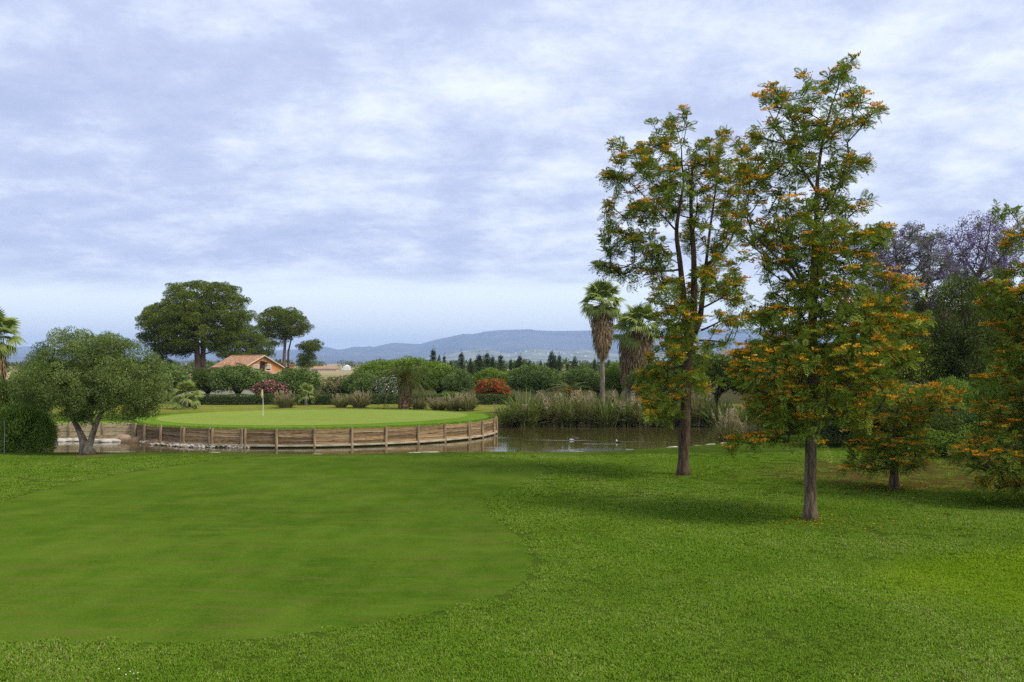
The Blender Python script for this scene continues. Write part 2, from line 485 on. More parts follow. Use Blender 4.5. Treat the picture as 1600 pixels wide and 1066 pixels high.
def mown_material(name, dk, md, lt, dry, amt, bd=.012, streak=True):
    m_, n = mat(name); p = pos(n)
    c, fine, mid = grass_base(n, p, dk, md, lt, dry, amt, .62)
    if streak:
        s_ = n.noise(n.map(p, (.30, 1.5, 1), (3, 1, 0), (0, 0, .05)), 1.7, 8, .7)
        c = n.mix(n.m('MULTIPLY', n.ss(s_, .47, .66), .6), c, dry)
        s2 = n.noise(n.map(p, (.5, 1.0, 1), (13, 1, 0)), .8, 6, .65)
        c = n.mix(n.m('MULTIPLY', n.ss(s2, .5, .68), .55), c, lt)
    d = n.n('ShaderNodeBsdfDiffuse'); n.l(c, d.inputs[0]); d.inputs['Roughness'].default_value = 1
    bn = n.n('ShaderNodeBump'); bn.inputs['Strength'].default_value = .8; bn.inputs['Distance'].default_value = bd
    n.l(fine, bn.inputs['Height']); n.l(bn.outputs[0], d.inputs['Normal'])
    out(n, d.outputs[0]); return m_


M['ground'] = ground_material()


def blade_material():
    m_, n = mat('grass_blade'); p = pos(n)
    a = n.n('ShaderNodeAttribute', attribute_name='tint').outputs['Fac']
    a = n.m('ADD', a, n.m('MULTIPLY', n.m('SUBTRACT', n.noise(n.map(p, (1, .5, 1)), .8, 4, .6), .5), .7))
    a = n.m('ADD', a, n.m('MULTIPLY', n.m('SUBTRACT', n.noise(p, .17, 3, .5), .46), .8))
    c = n.ramp(a, [(0, (.062, .122, .009)), (.45, (.125, .230, .017)), (.85, (.185, .292, .030)), (.95, (.25, .27, .06)), (1, (.42, .37, .17))])
    cb = n.ramp(a, [(0, (.090, .160, .004)), (.5, (.160, .275, .007)), (1, (.24, .34, .018))])
    c = n.mix(n.m('MULTIPLY', blob(n, p, (14.5, 19.5), .72, 1.05, 8.2, 4.6, .5), .8), c, cb)
    lit = n.m('MULTIPLY', blob(n, p, (18.5, 38.5), .55, 1.05, 10.5, 6.5, .6), n.ss(n.noise(p, 2.3, 6, .7), .36, .60))
    c = n.mix(n.m('MULTIPLY', lit, .8), c, (.17, .11, .035))
    dry = n.m('MULTIPLY', n.ss(n.noise(n.map(p, (1, .5, 1), (9, 4, 0)), 1.2, 5, .7), .58, .72), .28)
    c = n.mix(dry, c, (.24, .23, .06))
    d = n.n('ShaderNodeBsdfDiffuse'); n.l(c, d.inputs[0])
    nv = n.n('ShaderNodeVectorMath', operation='NORMALIZE'); va = n.n('ShaderNodeVectorMath', operation='ADD')
    n.l(n.n('ShaderNodeNewGeometry').outputs['Normal'], va.inputs[0]); va.inputs[1].default_value = (0, 0, 1.6); n.l(va.outputs[0], nv.inputs[0]); n.l(nv.outputs[0], d.inputs['Normal'])
    t = n.n('ShaderNodeBsdfTranslucent'); n.l(n.mix(.4, c, (.20, .30, .02)), t.inputs[0])
    x = n.n('ShaderNodeMixShader'); x.inputs[0].default_value = .22
    n.l(d.outputs[0], x.inputs[1]); n.l(t.outputs[0], x.inputs[2]); out(n, x.outputs[0]); return m_


M['blade'] = blade_material()
M['mownblade'] = leaf_mat('mown_blade', [(0, (.055, .095, .006)), (.5, (.085, .135, .010)), (.9, (.12, .165, .018)), (1, (.20, .18, .06))], .3, 0)
M['apron'] = mown_material('mown_apron', (.032, .074, .005), (.058, .110, .009), (.092, .148, .015), (.108, .106, .024), .6, .03)
M['green'] = mown_material('putting_surface', (.150, .205, .036), (.170, .226, .042), (.19, .248, .050), (.21, .235, .056), .35, .006, True)
M['collar'] = mown_material('green_collar', (.085, .160, .014), (.108, .190, .018), (.135, .22, .026), (.16, .19, .04), .35, .03, False)


def water_material():
    m_, n = mat('pond_water'); p = pos(n)
    pr = n.n('ShaderNodeBsdfPrincipled'); pr.inputs['Roughness'].default_value = .03; pr.inputs['IOR'].default_value = 1.33
    n.l(n.mix(n.noise(p, .2, 3), (.040, .036, .010), (.062, .054, .016)), pr.inputs['Base Color'])
    q = n.map(p, (1, 1, 1))
    wv = n.noise(n.map(p, (1, 2.6, 1)), 3.2, 3, .6)
    calm = n.noise(n.map(p, (.5, 1.5, 1), (2, 0, 0)), .35, 3, .5)
    amp = n.m('ADD', .02, n.m('MULTIPLY', n.ss(calm, .56, .68), .10))
    for (cx, cy, sx, sy, k) in ((1.5, 60.5, 6.5, 1.5, .8), (7.0, 62.5, 4.2, 2.6, .7), (-4.0, 60.2, 3.5, .8, .6)):      # breeze-ruffled strips by the near bank
        amp = n.m('ADD', amp, n.m('MULTIPLY', blob(n, p, (cx, cy), .3, 1.1, sx, sy, .6), k))
    for (cx, cy, sx, sy, k) in ((4.4, 71.5, 2.2, .5, .7), (8.6, 70.2, 1.6, .4, .7), (6.2, 68.5, 1.6, .8, .5)):        # wakes of the birds
        amp = n.m('ADD', amp, n.m('MULTIPLY', blob(n, p, (cx, cy), .2, 1.0, sx, sy, .5), k))
    bn = n.n('ShaderNodeBump'); bn.inputs['Distance'].default_value = .09; bn.inputs['Strength'].default_value = 1
    n.l(n.m('MULTIPLY', wv, amp), bn.inputs['Height']); n.l(bn.outputs[0], pr.inputs['Normal'])
    out(n, pr.outputs[0]); return m_


M['water'] = water_material()


def mountain_material(name, a, b_, rockc, scale):
    m_, n = mat(name); p = pos(n)
    c = n.mix(n.ss(n.noise(p, scale, 6, .6), .4, .62), a, b_)
    c = n.mix(n.m('MULTIPLY', n.ss(n.noise(n.map(p, (1, 1, 4), (30, 7, 0)), scale * 2.5, 7, .7), .58, .70), .8), c, rockc)
    d = n.n('ShaderNodeBsdfDiffuse'); n.l(c, d.inputs[0]); out(n, d.outputs[0]); return m_


M['mount'] = mountain_material('mountain_scrub', (.035, .045, .030), (.085, .085, .060), (.30, .27, .23), .0011)
M['hill'] = mountain_material('hill_scrub', (.12, .14, .08), (.24, .25, .17), (.42, .39, .32), .003)

# ------------------------------------------------------------------ ground sheet
def lines(segs):
    o = []
    for a, b_, s_ in segs:
        o += list(np.arange(a, b_ - 1e-6, s_))
    o.append(segs[-1][1]); return np.array(o)


def geo(a, b_, k):
    o = [a]; st = (1.5)
    while o[-1] < b_: o.append(o[-1] + st); st *= k
    return np.array(o[1:])


gx = lines([(-50, 40, .4)]); gx = np.clip(np.concatenate([-geo(50, 23000, 1.25)[::-1], gx, geo(40, 23000, 1.25)]), -26000, 26000)
gy = lines([(4, 44, .5), (44, 96, .3), (96, 140, 1.0)]); gy = np.concatenate([-geo(-4, 900, 1.4)[::-1], gy, geo(140, 20000, 1.18)])
XX, YY = np.meshgrid(gx, gy)
ZZ = ground_z(XX.ravel(), YY.ravel())
V = np.stack([XX.ravel(), YY.ravel(), ZZ], 1); nx, ny = len(gx), len(gy)
ii = (np.arange(ny - 1)[:, None] * nx + np.arange(nx - 1)[None]).ravel()
Q = np.stack([ii, ii + 1, ii + nx + 1, ii + nx], 1)
tag(link('ground', mesh_np('ground', V, Q, None, M['ground'], smooth_sh=True)), kind='structure')

# the mown apron in the foreground
ap_px = [(-330, 880), (-260, 810), (-120, 795), (0, 783), (60, 768), (120, 754), (190, 741), (270, 729), (330, 720), (420, 714.5), (560, 712), (700, 713.5), (800, 718),
         (845, 727), (852, 738), (830, 752), (785, 768), (764, 785), (768, 803), (795, 825), (822, 850), (831, 880), (822, 905), (790, 926), (740, 944), (660, 962),
         (560, 980), (460, 993), (350, 1002), (200, 1006), (60, 1005), (0, 1003), (-150, 985), (-290, 940)]
AP = np.array([G(a, b_)[:2] for a, b_ in ap_px])


def smooth_poly(P, n=6):
    o = []; m_ = len(P)
    for i in range(m_):
        p0, p1, p2, p3 = P[i - 1], P[i], P[(i + 1) % m_], P[(i + 2) % m_]
        for k in range(n):
            t = k / n
            o.append(.5 * ((2 * p1) + (-p0 + p2) * t + (2 * p0 - 5 * p1 + 4 * p2 - p3) * t * t + (-p0 + 3 * p1 - 3 * p2 + p3) * t ** 3))
    return np.array(o)


APS = smooth_poly(AP, 14)


def sheet(name, poly, zf, matl, res, jitter=.04):
    """a flat sheet filling a polygon, following the land"""
    import bmesh
    poly = poly + R.normal(0, jitter, poly.shape)
    x0, y0 = poly.min(0); x1, y1 = poly.max(0)
    xs = np.arange(x0, x1, res); ys = np.arange(y0, y1, res)
    A, B = np.meshgrid(xs, ys); A = A.ravel(); B = B.ravel()
    k = poly_sd(A, B, poly) > res * .6
    pts = [Vector(p) for p in poly] + [Vector((a, b_)) for a, b_ in zip(A[k], B[k])]
    from mathutils.geometry import delaunay_2d_cdt
    n = len(poly)
    vs, es, fs, *_ = delaunay_2d_cdt(pts, [(i, (i + 1) % n) for i in range(n)], [list(range(n))], 1, 1e-4)
    vs = np.array([(v.x, v.y) for v in vs])
    Vv = np.concatenate([vs, zf(vs[:, 0], vs[:, 1])[:, None]], 1)
    fs = np.array([f for f in fs if len(f) == 3])
    return link(name, mesh_np(name, Vv, None, fs, matl, smooth_sh=True))


tag(sheet('lawn', APS, lambda x, y: base_z(x, y) + .006, M['apron'], .5), kind='structure')

# water
wp = smooth_poly(POND[np.r_[0:len(POND)]], 3)
xs = np.array([-62, 24]); me = mesh_np('water', [(-62, 48, -1.2), (24, 48, -1.2), (24, 91, -1.2), (-62, 91, -1.2)], [(0, 1, 2, 3)], None, M['water'])
tag(link('water', me), kind='structure')

# the raised green: collar with an earth core, and the putting surface
NA = 144
Vv = [(0, 0, .19)]; Qs = []; Ts = []
rr = [3, 6, 9, 11, 12.4, 13.3, 13.75, 13.93, 13.95, 13.95]
zz_ = [.186, .17, .14, .11, .09, .075, .06, .03, -.05, -2.4]
for r_, z_ in zip(rr, zz_):
    for k in range(NA):
        a = k * 2 * math.pi / NA
        Vv.append((r_ * math.cos(a), r_ * math.sin(a), z_ + (.012 * math.sin(a * 23) + .01 * math.sin(a * 41) if 13.5 < r_ and z_ > -1 else 0)))
for k in range(NA):
    Ts.append((0, 1 + k, 1 + (k + 1) % NA))
    for j in range(len(rr) - 1):
        a, b_ = 1 + j * NA + k, 1 + j * NA + (k + 1) % NA
        Qs.append((a, a + NA, b_ + NA, b_))
o = link('green_collar', mesh_np('green_collar', Vv, Qs, Ts, M['collar'], smooth_sh=True)); o.location = (*GC, 0); tag(o, kind='structure')
ang = np.linspace(0, 2 * math.pi, 120, endpoint=False)
gr = 12.0 + .35 * np.sin(ang * 2 + 1) + .25 * np.sin(ang * 3)
gp = np.stack([GC[0] - .3 + gr * np.cos(ang) * .98, GC[1] + .2 + gr * np.sin(ang)], 1)


def green_z(x, y):
    r_ = np.hypot(x - GC[0], y - GC[1]); return np.interp(r_, [0] + rr, [.19] + zz_)


tag(sheet('putting_green', gp, lambda x, y: green_z(x, y) + .012, M['green'], 1.0, .01), kind='structure')

# ------------------------------------------------------------------ mountains and hills
def ridge(name, pts, D, front, back, matl, rough, seed, nx=420, ny=60, base=-6):
    rg = np.random.default_rng(seed)
    pts = np.array(pts, float)
    xs = (pts[:, 0] - 800) / FPX * D; zs = CAMZ + (568 - pts[:, 1]) / FPX * D
    X = np.linspace(xs[0], xs[-1], nx); Z = np.interp(X, xs, zs)
    t = np.concatenate([np.linspace(0, 1, ny), 1 + np.linspace(.1, 1, 14)])
    Yl = np.where(t <= 1, D - front + t * front, D + (t - 1) * back)
    prof = np.where(t <= 1, t ** 1.25, 2 - t)
    A, T_ = np.meshgrid(X, t)
    ph = rg.uniform(0, 6.28, 40)
    spur = np.zeros_like(A); amp = 1.0; fq = 2 * math.pi / (D * .09)
    for k in range(6):
        spur += amp * (1 - np.abs(np.sin(A * fq * .5 + ph[k] + 1.5 * np.sin(T_ * 3 + ph[k + 10]) + .7 * np.sin(A * fq * .21 + ph[k + 20]))))
        amp *= .55; fq *= 1.9
    spur = spur / 2.2 - .5
    env = np.clip(T_, 0, 1) * (1 - np.clip(T_, 0, 1)) * 4
    ZZ_ = base + (Z[None] - base) * prof[:, None] * (1 + 0 * A) + rough * Z[None] * spur * env * .9
    Vv = np.stack([A.ravel(), np.repeat(Yl, nx), ZZ_.ravel()], 1)
    i_ = (np.arange(len(t) - 1)[:, None] * nx + np.arange(nx - 1)[None]).ravel()
    return tag(link(name, mesh_np(name, Vv, np.stack([i_, i_ + 1, i_ + nx + 1, i_ + nx], 1), None, matl, smooth_sh=True)), kind='structure')


ridge('mountain', [(-900, 566), (-600, 555), (-300, 548), (-100, 551), (0, 545), (25, 543), (42, 541), (58, 545), (120, 546), (180, 539), (203, 534), (214, 531.5), (226, 534), (245, 541),
                   (300, 546), (400, 548), (470, 546), (488, 541), (504, 541), (520, 544.5), (530, 547), (545, 544), (555, 541), (566, 543), (575, 541), (585, 542),
                   (602, 538), (614, 535.5), (640, 537), (658, 537.5), (672, 533), (690, 529), (705, 526), (722, 522), (742, 522), (758, 518), (778, 516), (800, 515.5), (828, 514.5), (840, 516.5), (870, 517.5),
                   (900, 517), (940, 516), (1000, 515), (1100, 513), (1200, 516), (1300, 522), (1400, 530), (1600, 538), (2000, 548), (2500, 560)],
      16500, 5200, 5200, M['mount'], .15, 3)
ridge('hill', [(560, 569), (640, 563), (690, 556), (725, 549), (750, 545.5), (772, 548), (790, 552), (805, 551), (820, 546), (833, 544), (850, 547), (865, 548), (885, 549), (900, 546),
               (912, 545), (930, 549), (960, 553), (1010, 550), (1080, 552), (1200, 558), (1320, 568)], 9200, 2200, 2000, M['hill'], .22, 8, 240, 40)
ridge('hill', [(-700, 566), (-300, 560), (0, 558), (250, 561), (420, 563), (520, 562), (640, 566), (700, 569)], 10500, 1800, 2000, M['mount'], .2, 12, 160, 30)

# haze: one closed volume round the scene
HZ0, HZ1 = -9.0, 600.0
mb = MB(); mb.box((0, 11500, (HZ0 + HZ1) / 2), (27500, 13500, (HZ1 - HZ0) / 2))
hm, n = mat('air')
pv = n.n('ShaderNodeVolumePrincipled'); pv.inputs['Density'].default_value = 7.5e-5; pv.inputs['Color'].default_value = (.46, .63, 1.0, 1)
pv.inputs['Anisotropy'].default_value = 0.0; hm.cycles.volume_sampling = 'DISTANCE'
ho = n.n('ShaderNodeOutputMaterial'); n.l(pv.outputs[0], ho.inputs['Volume'])
tag(link('haze', mb.me('haze', hm)), kind='stuff')

# ------------------------------------------------------------------ retaining wall round the green
def wall_angle(px):
    u = (px - 800) / FPX; best = None
    for a in np.linspace(-math.pi, 0.35, 6000):
        x, y = GC[0] + GR * math.cos(a), GC[1] + GR * math.sin(a)
        e = abs(x / y - u)
        if (y < GC[1] + 1) and (best is None or e < best[0]):
            best = (e, a)
    return best[1]


wall = thing('retaining_wall', 'curved brown timber plank retaining wall holding up the round green', 'retaining wall', (GC[0], GC[1], 0))
post_px = [213, 229, 254, 286, 329.5, 379.5, 433, 492, 550, 603, 653, 694.5, 731, 752, 770]
pa = sorted(wall_angle(p) for p in post_px)
pa = [pa[0] - .19] + pa + [pa[-1] + .13, pa[-1] + .27, pa[-1] + .42]
plank_me = []
for k in range(5):
    mb = MB(); nseg = 10
    xs_ = np.linspace(-.5, .5, nseg + 1)
    ring = []
    for x_ in xs_:
        j = R.normal(0, .012, 4)
        ring.append([(x_, -.035 + j[0] * .6, -.124 + j[1]), (x_, .035, -.124 + j[1]), (x_, .035, .124 + j[2]), (x_, -.035 + j[3] * .6, .124 + j[2])])
    Vq = np.array(ring).reshape(-1, 3); Qq = []
    for i in range(nseg):
        for j in range(4):
            a, b_ = i * 4 + j, i * 4 + (j + 1) % 4
            Qq.append((a, b_, b_ + 4, a + 4))
    Qq += [(3, 2, 1, 0), (nseg * 4, nseg * 4 + 1, nseg * 4 + 2, nseg * 4 + 3)]
    mb.add(Vq, Qq); plank_me.append(mb.me('plank', M['plank']))
mb = MB(); mb.tube([(0, 0, -2.0), (0, 0, -.6), (0, 0, .085)], [.105, .1, .088], 9); mb.add([(0, 0, .0)], None, None)
post_me = mb.me('post', M['post'])
mb = MB(); mb.box((0, 0, 0), (.5, .075, .06), wob=.004); waler_me = mb.me('waler', M['waler'])
courses = [-.13, -.39, -.65, -.91]
for i in range(len(pa) - 1):
    a, b_ = pa[i], pa[i + 1]
    p = np.array([GR * math.cos(a), GR * math.sin(a)]); q = np.array([GR * math.cos(b_), GR * math.sin(b_)])
    c = (p + q) / 2; L = np.linalg.norm(q - p); rz = math.atan2(q[1] - p[1], q[0] - p[0])
    for k, zc in enumerate(courses):
        o = link('plank', random.choice(plank_me), wall)
        o.location = (c[0] + random.uniform(-.008, .008), c[1] + random.uniform(-.008, .008), zc + random.uniform(-.008, .008))
        o.rotation_euler = (random.uniform(-.03, .03), random.uniform(-.006, .006), rz + (math.pi if random.random() < .3 else 0)); o.scale = (L - .03, 1, 1)
    o = link('waler', waler_me, wall)
    nrm = c / np.linalg.norm(c)
    o.location = (c[0] + nrm[0] * .10, c[1] + nrm[1] * .10, -1.045 + random.uniform(-.01, .01)); o.rotation_euler = (0, 0, rz); o.scale = (L - .10, 1, 1)
for i, a in enumerate(pa):
    o = link('post', post_me, wall)
    rp = GR + .09
    o.location = (rp * math.cos(a), rp * math.sin(a), random.uniform(-.02, .03)); o.rotation_euler = (random.uniform(-.025, .025), random.uniform(-.025, .025), random.uniform(0, 6))
    if i in (1, 4, 5, 6, 13):
        o = link('post', post_me, wall); a2 = a + .0155
        o.location = (rp * math.cos(a2), rp * math.sin(a2), random.uniform(-.05, .02)); o.rotation_euler = (random.uniform(-.02, .02), random.uniform(-.02, .02), 1)

# grass fringe hanging over the wall
nb = 5200
a = R.uniform(pa[0], pa[-1], nb); r_ = R.uniform(13.55, 13.98, nb)
Pp = np.stack([GC[0] + r_ * np.cos(a), GC[1] + r_ * np.sin(a), .02 + R.uniform(0, .05, nb)], 1)
D_ = np.stack([np.cos(a), np.sin(a), np.zeros(nb)], 1) * R.uniform(.0, .9, nb)[:, None] + R.normal(0, .4, (nb, 3)); D_[:, 2] = R.uniform(.1, .9, nb)
V, Q, t = leaf_quads(Pp, D_, rand_dirs(nb), R.uniform(.06, .14, nb), .02, R.uniform(0, 1, nb))
tag(link('fringe_grass', mesh_np('fringe_grass', V, Q, None, M['bladeS'], t)), kind='stuff')

# pale board wall on the left of the green
lw = thing('board_wall', 'low pale board wall behind the olive tree, left of the curved timber wall', 'retaining wall', (-31.5, 72.0, 0))
x0, x1 = -40.5, 4.3 - .2
pl = [-10.0, -7.6, -5.2, -2.8, -.4, 2.0, 4.2]
for i in range(len(pl) - 1):
    for k, zc in enumerate((-.16, -.46, -.76, -1.04)):
        mb = MB(); mb.box((0, 0, 0), ((pl[i + 1] - pl[i]) / 2 - .01, .05, .142), wob=.006)
        o = link('board', mb.me('board', M['pale']), lw); o.location = ((pl[i] + pl[i + 1]) / 2, .12 * math.sin(i), zc + random.uniform(-.01, .01)); o.rotation_euler = (random.uniform(-.03, .03), 0, random.uniform(-.01, .01))
for x in pl[:-1]:
    o = link('post', post_me, lw); o.location = (x, -.13, -.03)
mb = MB(); mb.box((-3, 1.2, -.6), (7.2, 1.1, .58)); link('backfill', mb.me('backfill', M['collar']), lw)


# rocks
def rock_me(seed, matl, squash=.6):
    import bmesh
    bm = bmesh.new(); bmesh.ops.create_icosphere(bm, subdivisions=2, radius=.5)
    rg = np.random.default_rng(seed); pl_ = unit(rg.normal(0, 1, (9, 3))); dd = rg.uniform(.30, .46, 9)
    for v in bm.verts:
        c = np.array(v.co)
        for p_, d_ in zip(pl_, dd):
            e = np.dot(c, p_) - d_
            if e > 0: c = c - p_ * e * .9
        c[2] *= squash; v.co = c
    me = bpy.data.meshes.new('rock'); bm.to_mesh(me); bm.free(); me.materials.append(matl); return me


rocks = [rock_me(s_, M['rock']) for s_ in range(5)]
rockT = rock_me(21, M['rockT'], .75)
RL = [(92, 690, 1.5, 'flat pale waterside slab, leftmost of the white slabs beyond the olive trunk'),
      (108, 690, 1.5, 'pale slab beside the leftmost slab, left of the olive trunk fork'),
      (119, 688, 1.3, 'long white slab at the waterline seen just left of the olive trunk'),
      (139, 690, 1.0, 'white slab at the waterline seen between the forked olive stems'),
      (150, 688.5, 1.2, 'white rock at the waterline just right of the olive fork'),
      (163, 689, 1.5, 'broad white slab midway between olive trunk and tan boulder'),
      (176, 689.5, 1.5, 'low white slab touching the tan boulder on its left')]
for i, (px, py, s_, lb) in enumerate(RL):
    p = W(px, py, 70.2 + .4 * math.sin(i)); o = link('rock', rocks[i % 5])
    o.location = (p[0], p[1], -1.16); o.scale = (s_ * .95, .7, .75); o.rotation_euler = (0, 0, random.uniform(-.4, .4))
    tag(o, lb, 'rock', 'pale slabs at the waterline')
p = W(192, 687, 70.4); o = link('boulder', rockT); o.location = (p[0], p[1], -1.05); o.scale = (1.7, 1.0, .95); tag(o, 'rounded tan boulder at the waterline, left end of the pebble strip', 'boulder')
p = W(214, 683, 71.3); o = link('boulder', rockT.copy()); o.location = (p[0], p[1], -.95); o.scale = (1.4, .9, 1.0); o.rotation_euler = (0, 0, 2)
tag(o, 'brown earthy boulder against the left end of the timber wall', 'boulder')
# pebbles at the foot of the wall
mb = MB()
icov = np.array([v.co for v in rocks[2].vertices]); icot = np.array([p_.vertices[:] for p_ in rocks[2].polygons])
for k in range(420):
    px = R.uniform(203, 392) if k < 330 else R.uniform(203, 300)
    a = wall_angle(px) if False else None
    u = (px - 800) / FPX
    lo = np.linspace(60, 79, 60); d_ = np.hypot(u * lo - GC[0], lo - GC[1]); j = np.argmax(d_ < GR + .12)
    Y = lo[j] - abs(R.normal(.25, .40)) * (1.0 if px < 320 else .35)
    s_ = R.uniform(.10, .30) * (1 if px < 330 else .7)
    c_, sn_ = math.cos(k), math.sin(k)
    vv = icov * np.array([s_, s_ * .8, s_]) @ np.array([[c_, sn_, 0], [-sn_, c_, 0], [0, 0, 1]]) + np.array([u * Y, Y, -1.19 + R.uniform(0, .10)])
    mb.add(vv, None, icot)
tag(link('pebbles', mb.me('pebbles', M['rock'])), kind='stuff')
# a muddy shelf under the pebbles and slabs
mb = MB(); shelf = [(-37, 70.6), (-33, 69.9), (-29, 69.7), (-26, 68.6), (-24, 67.0), (-22.4, 66.2), (-21, 65.9)]
for (a, b_) in shelf: mb.tube([(a - 1.2, b_ + .9, -1.32), (a, b_ + .9, -1.24), (a + 1.6, b_ + .5, -1.32)], [.2, .5, .2], 8)
tag(link('shore', mb.me('shore', M['dirt'], True)), kind='structure')
# pale kerb stones along the near bank
KP = [(336, 'below the fifth post of the timber wall'), (498, 'at the pond bank under the middle of the timber wall'), (648, 'on the grass lip right of the middle of the timber wall'), (672, 'close right of the stone just right of the wall middle'),
      (742, 'on the grass lip below the right end of the timber wall'), (882, 'on the bank below the close pair of ducks'), (906, 'on the bank just right of the stone below the ducks'), (986, 'on the bank below the lone duck'),
      (1050, 'touching the left of the pond oak trunk'), (1092, 'just right of the pond oak trunk'), (1110, 'second right of the pond oak trunk'), (1132, 'at the foot of the straw coloured pampas clump')]
for i, (px, lb) in enumerate(KP):
    u = (px - 800) / FPX; lo = np.linspace(46, 62, 400); sd = poly_sd(u * lo, lo, POND); j = np.argmax(sd > .12); Y = lo[j]
    o = link('edging_stone', rocks[i % 5]); o.location = (u * Y, Y, gz(u * Y, Y) + .10)
    o.scale = (random.uniform(.7, 1.3), .3, .26); o.rotation_euler = (0, 0, random.uniform(-.15, .15) + (.6 if px > 1040 else 0))
    tag(o, 'flat pale edging stone ' + lb, 'stone', 'edging stones along the near pond bank')

# ------------------------------------------------------------------ flag
p = np.array(W(411, 652, 77.6)); zf = float(green_z(p[0], p[1])) + .012
fl = thing('golf_flag', 'white flagstick with a limp yellow flag standing on the round green', 'golf flag', (p[0], p[1], zf))
mb = MB(); mb.tube([(0, 0, -.1), (0, 0, 1.0), (-.04, 0, 2.1)], [.021, .019, .016], 8, 1); link('pole', mb.me('pole', M['whitep']), fl)
Vf = []; Qf = []
for i in range(7):
    zq = 2.06 - i * .095
    wq = .03 + .11 * math.sin(math.pi * min(1, (i + .6) / 6.6)) ** .8
    for j in range(5):
        Vf.append((-.045 - wq * j / 4, .05 * math.sin(j * 1.9 + i * .5), zq - .05 * j / 4 - .02 * math.sin(j * 2)))
for i in range(6):
    for j in range(4): Qf.append((i * 5 + j, i * 5 + j + 1, i * 5 + j + 6, i * 5 + j + 5))
fm = mesh_np('flag', Vf, Qf, None, M['yellow'], smooth_sh=True); fo = link('flag', fm, fl)
sm_ = fo.modifiers.new('cloth', 'SOLIDIFY'); sm_.thickness = .012
mb = MB(); mb.tube([(0, 0, .002), (0, 0, .006)], [.054, .054], 16); link('hole', mb.me('hole', M['dkbrown']), fl)

# ------------------------------------------------------------------ foliage generators
def lump_leaves(lumps, dens, L, Wd, up=.25, under=.35, inner=.25, tvar=.5, flat=1.0):
    """leaves over many overlapping clumps. lumps: (cx,cy,cz,r[,squash])"""
    Ps, Ds, Ns, Ts = [], [], [], []
    for lm in lumps:
        c = np.array(lm[:3]); r_ = lm[3]; sq = lm[4] if len(lm) > 4 else .85
        n_ = max(8, int(dens * r_ * r_))
        d = rand_dirs(n_); keep = (d[:, 2] > -.25) | (R.random(n_) < under); d = d[keep]; n_ = len(d)
        rad = r_ * np.where(R.random(n_) < inner, R.uniform(.3, .85, n_), R.uniform(.82, 1.08, n_))
        P_ = c + d * rad[:, None] * np.array([1, 1, sq])
        Ps.append(P_); Ds.append(d * .7 + rand_dirs(n_) * .8 + np.array([0, 0, up]))
        Ns.append(d + rand_dirs(n_) * .6 + np.array([0, 0, .3]))
        lt_ = R.uniform(-.26, .26)
        Ts.append(np.clip(R.normal(.45 + lt_, tvar * .4, n_), 0, 1))
    P_ = np.concatenate(Ps); n_ = len(P_)
    return leaf_quads(P_, np.concatenate(Ds), np.concatenate(Ns), L * R.uniform(.7, 1.3, n_), Wd * R.uniform(.7, 1.3, n_), np.concatenate(Ts))


def ell_lumps(n_, rx, ry, rz, lr, cz, seed=0, low=-.55):
    """clump centres spread over an ellipsoid, unit numbers in metres"""
    rg = np.random.default_rng(seed); o = []
    for i in range(n_):
        zz = low + (1 - low) * (i + .5) / n_
        a = i * 2.39996 + rg.normal(0, .25); s_ = math.sqrt(max(0, 1 - zz * zz)); k = rg.uniform(.58, .86)
        o.append((rx * k * s_ * math.cos(a), ry * k * s_ * math.sin(a), cz + rz * k * zz, lr * rg.uniform(.75, 1.3)))
    for i in range(n_ // 3):
        d = unit(rg.normal(0, 1, 3)) * rg.uniform(0, .45); o.append((rx * d[0], ry * d[1], cz + rz * d[2], lr * 1.15))
    return o


def in_poly(px, py, poly):
    return poly_sd(np.array([px]), np.array([py]), np.array(poly, float))[0] > 0


def fill_poly(poly, D, spacing, depth=1.0, n_max=3000, tries=40000, dmax=99, rng=None, gaps=0, gr=(.35, .7)):
    """points spread through the volume whose silhouette is the outline: thick where it is wide"""
    rg = rng or R; poly = np.array(poly, float); m_ = pxm(D)
    x0, y0 = poly.min(0); x1, y1 = poly.max(0)
    a = rg.uniform(x0, x1, tries); b_ = rg.uniform(y0, y1, tries)
    k = poly_sd(a, b_, poly) > 0; a = a[k]; b_ = b_[k]
    rows = np.arange(int(y0), int(y1) + 2); ext = []
    for y in rows:
        xs_ = []
        for i in range(len(poly)):
            (ax, ay), (bx, by) = poly[i], poly[(i + 1) % len(poly)]
            if (ay > y) != (by > y): xs_.append(ax + (y - ay) / (by - ay) * (bx - ax))
        ext.append((min(xs_), max(xs_)) if xs_ else (0, 0))
    ext = np.array(ext); e = ext[np.clip((b_ - rows[0]).astype(int), 0, len(rows) - 1)]
    c = e.mean(1); hw = np.maximum(1, (e[:, 1] - e[:, 0]) / 2)
    q = np.sqrt(np.clip(1 - ((a - c) / hw) ** 2, 0, 1)) * np.minimum(hw / m_ * depth, dmax)
    dy = rg.uniform(-1, 1, len(a)) * q
    pts = np.zeros((n_max, 3)); n_ = 0
    gi_ = rg.integers(0, len(a), gaps); gc = np.array([W(a[i], b_[i], D) for i in gi_]).reshape(-1, 3); gq = rg.uniform(*gr, gaps)
    for i in range(len(a)):
        p_ = W(a[i], b_[i], D) + np.array([0, dy[i], 0])
        if gaps and np.any((np.hypot(gc[:, 0] - p_[0], (gc[:, 2] - p_[2]) * 1.5) < gq)): continue
        if n_ == 0 or np.min(np.sum((pts[:n_] - p_) ** 2, 1)) > spacing ** 2:
            pts[n_] = p_; n_ += 1
            if n_ >= n_max: break
    return pts[:n_]


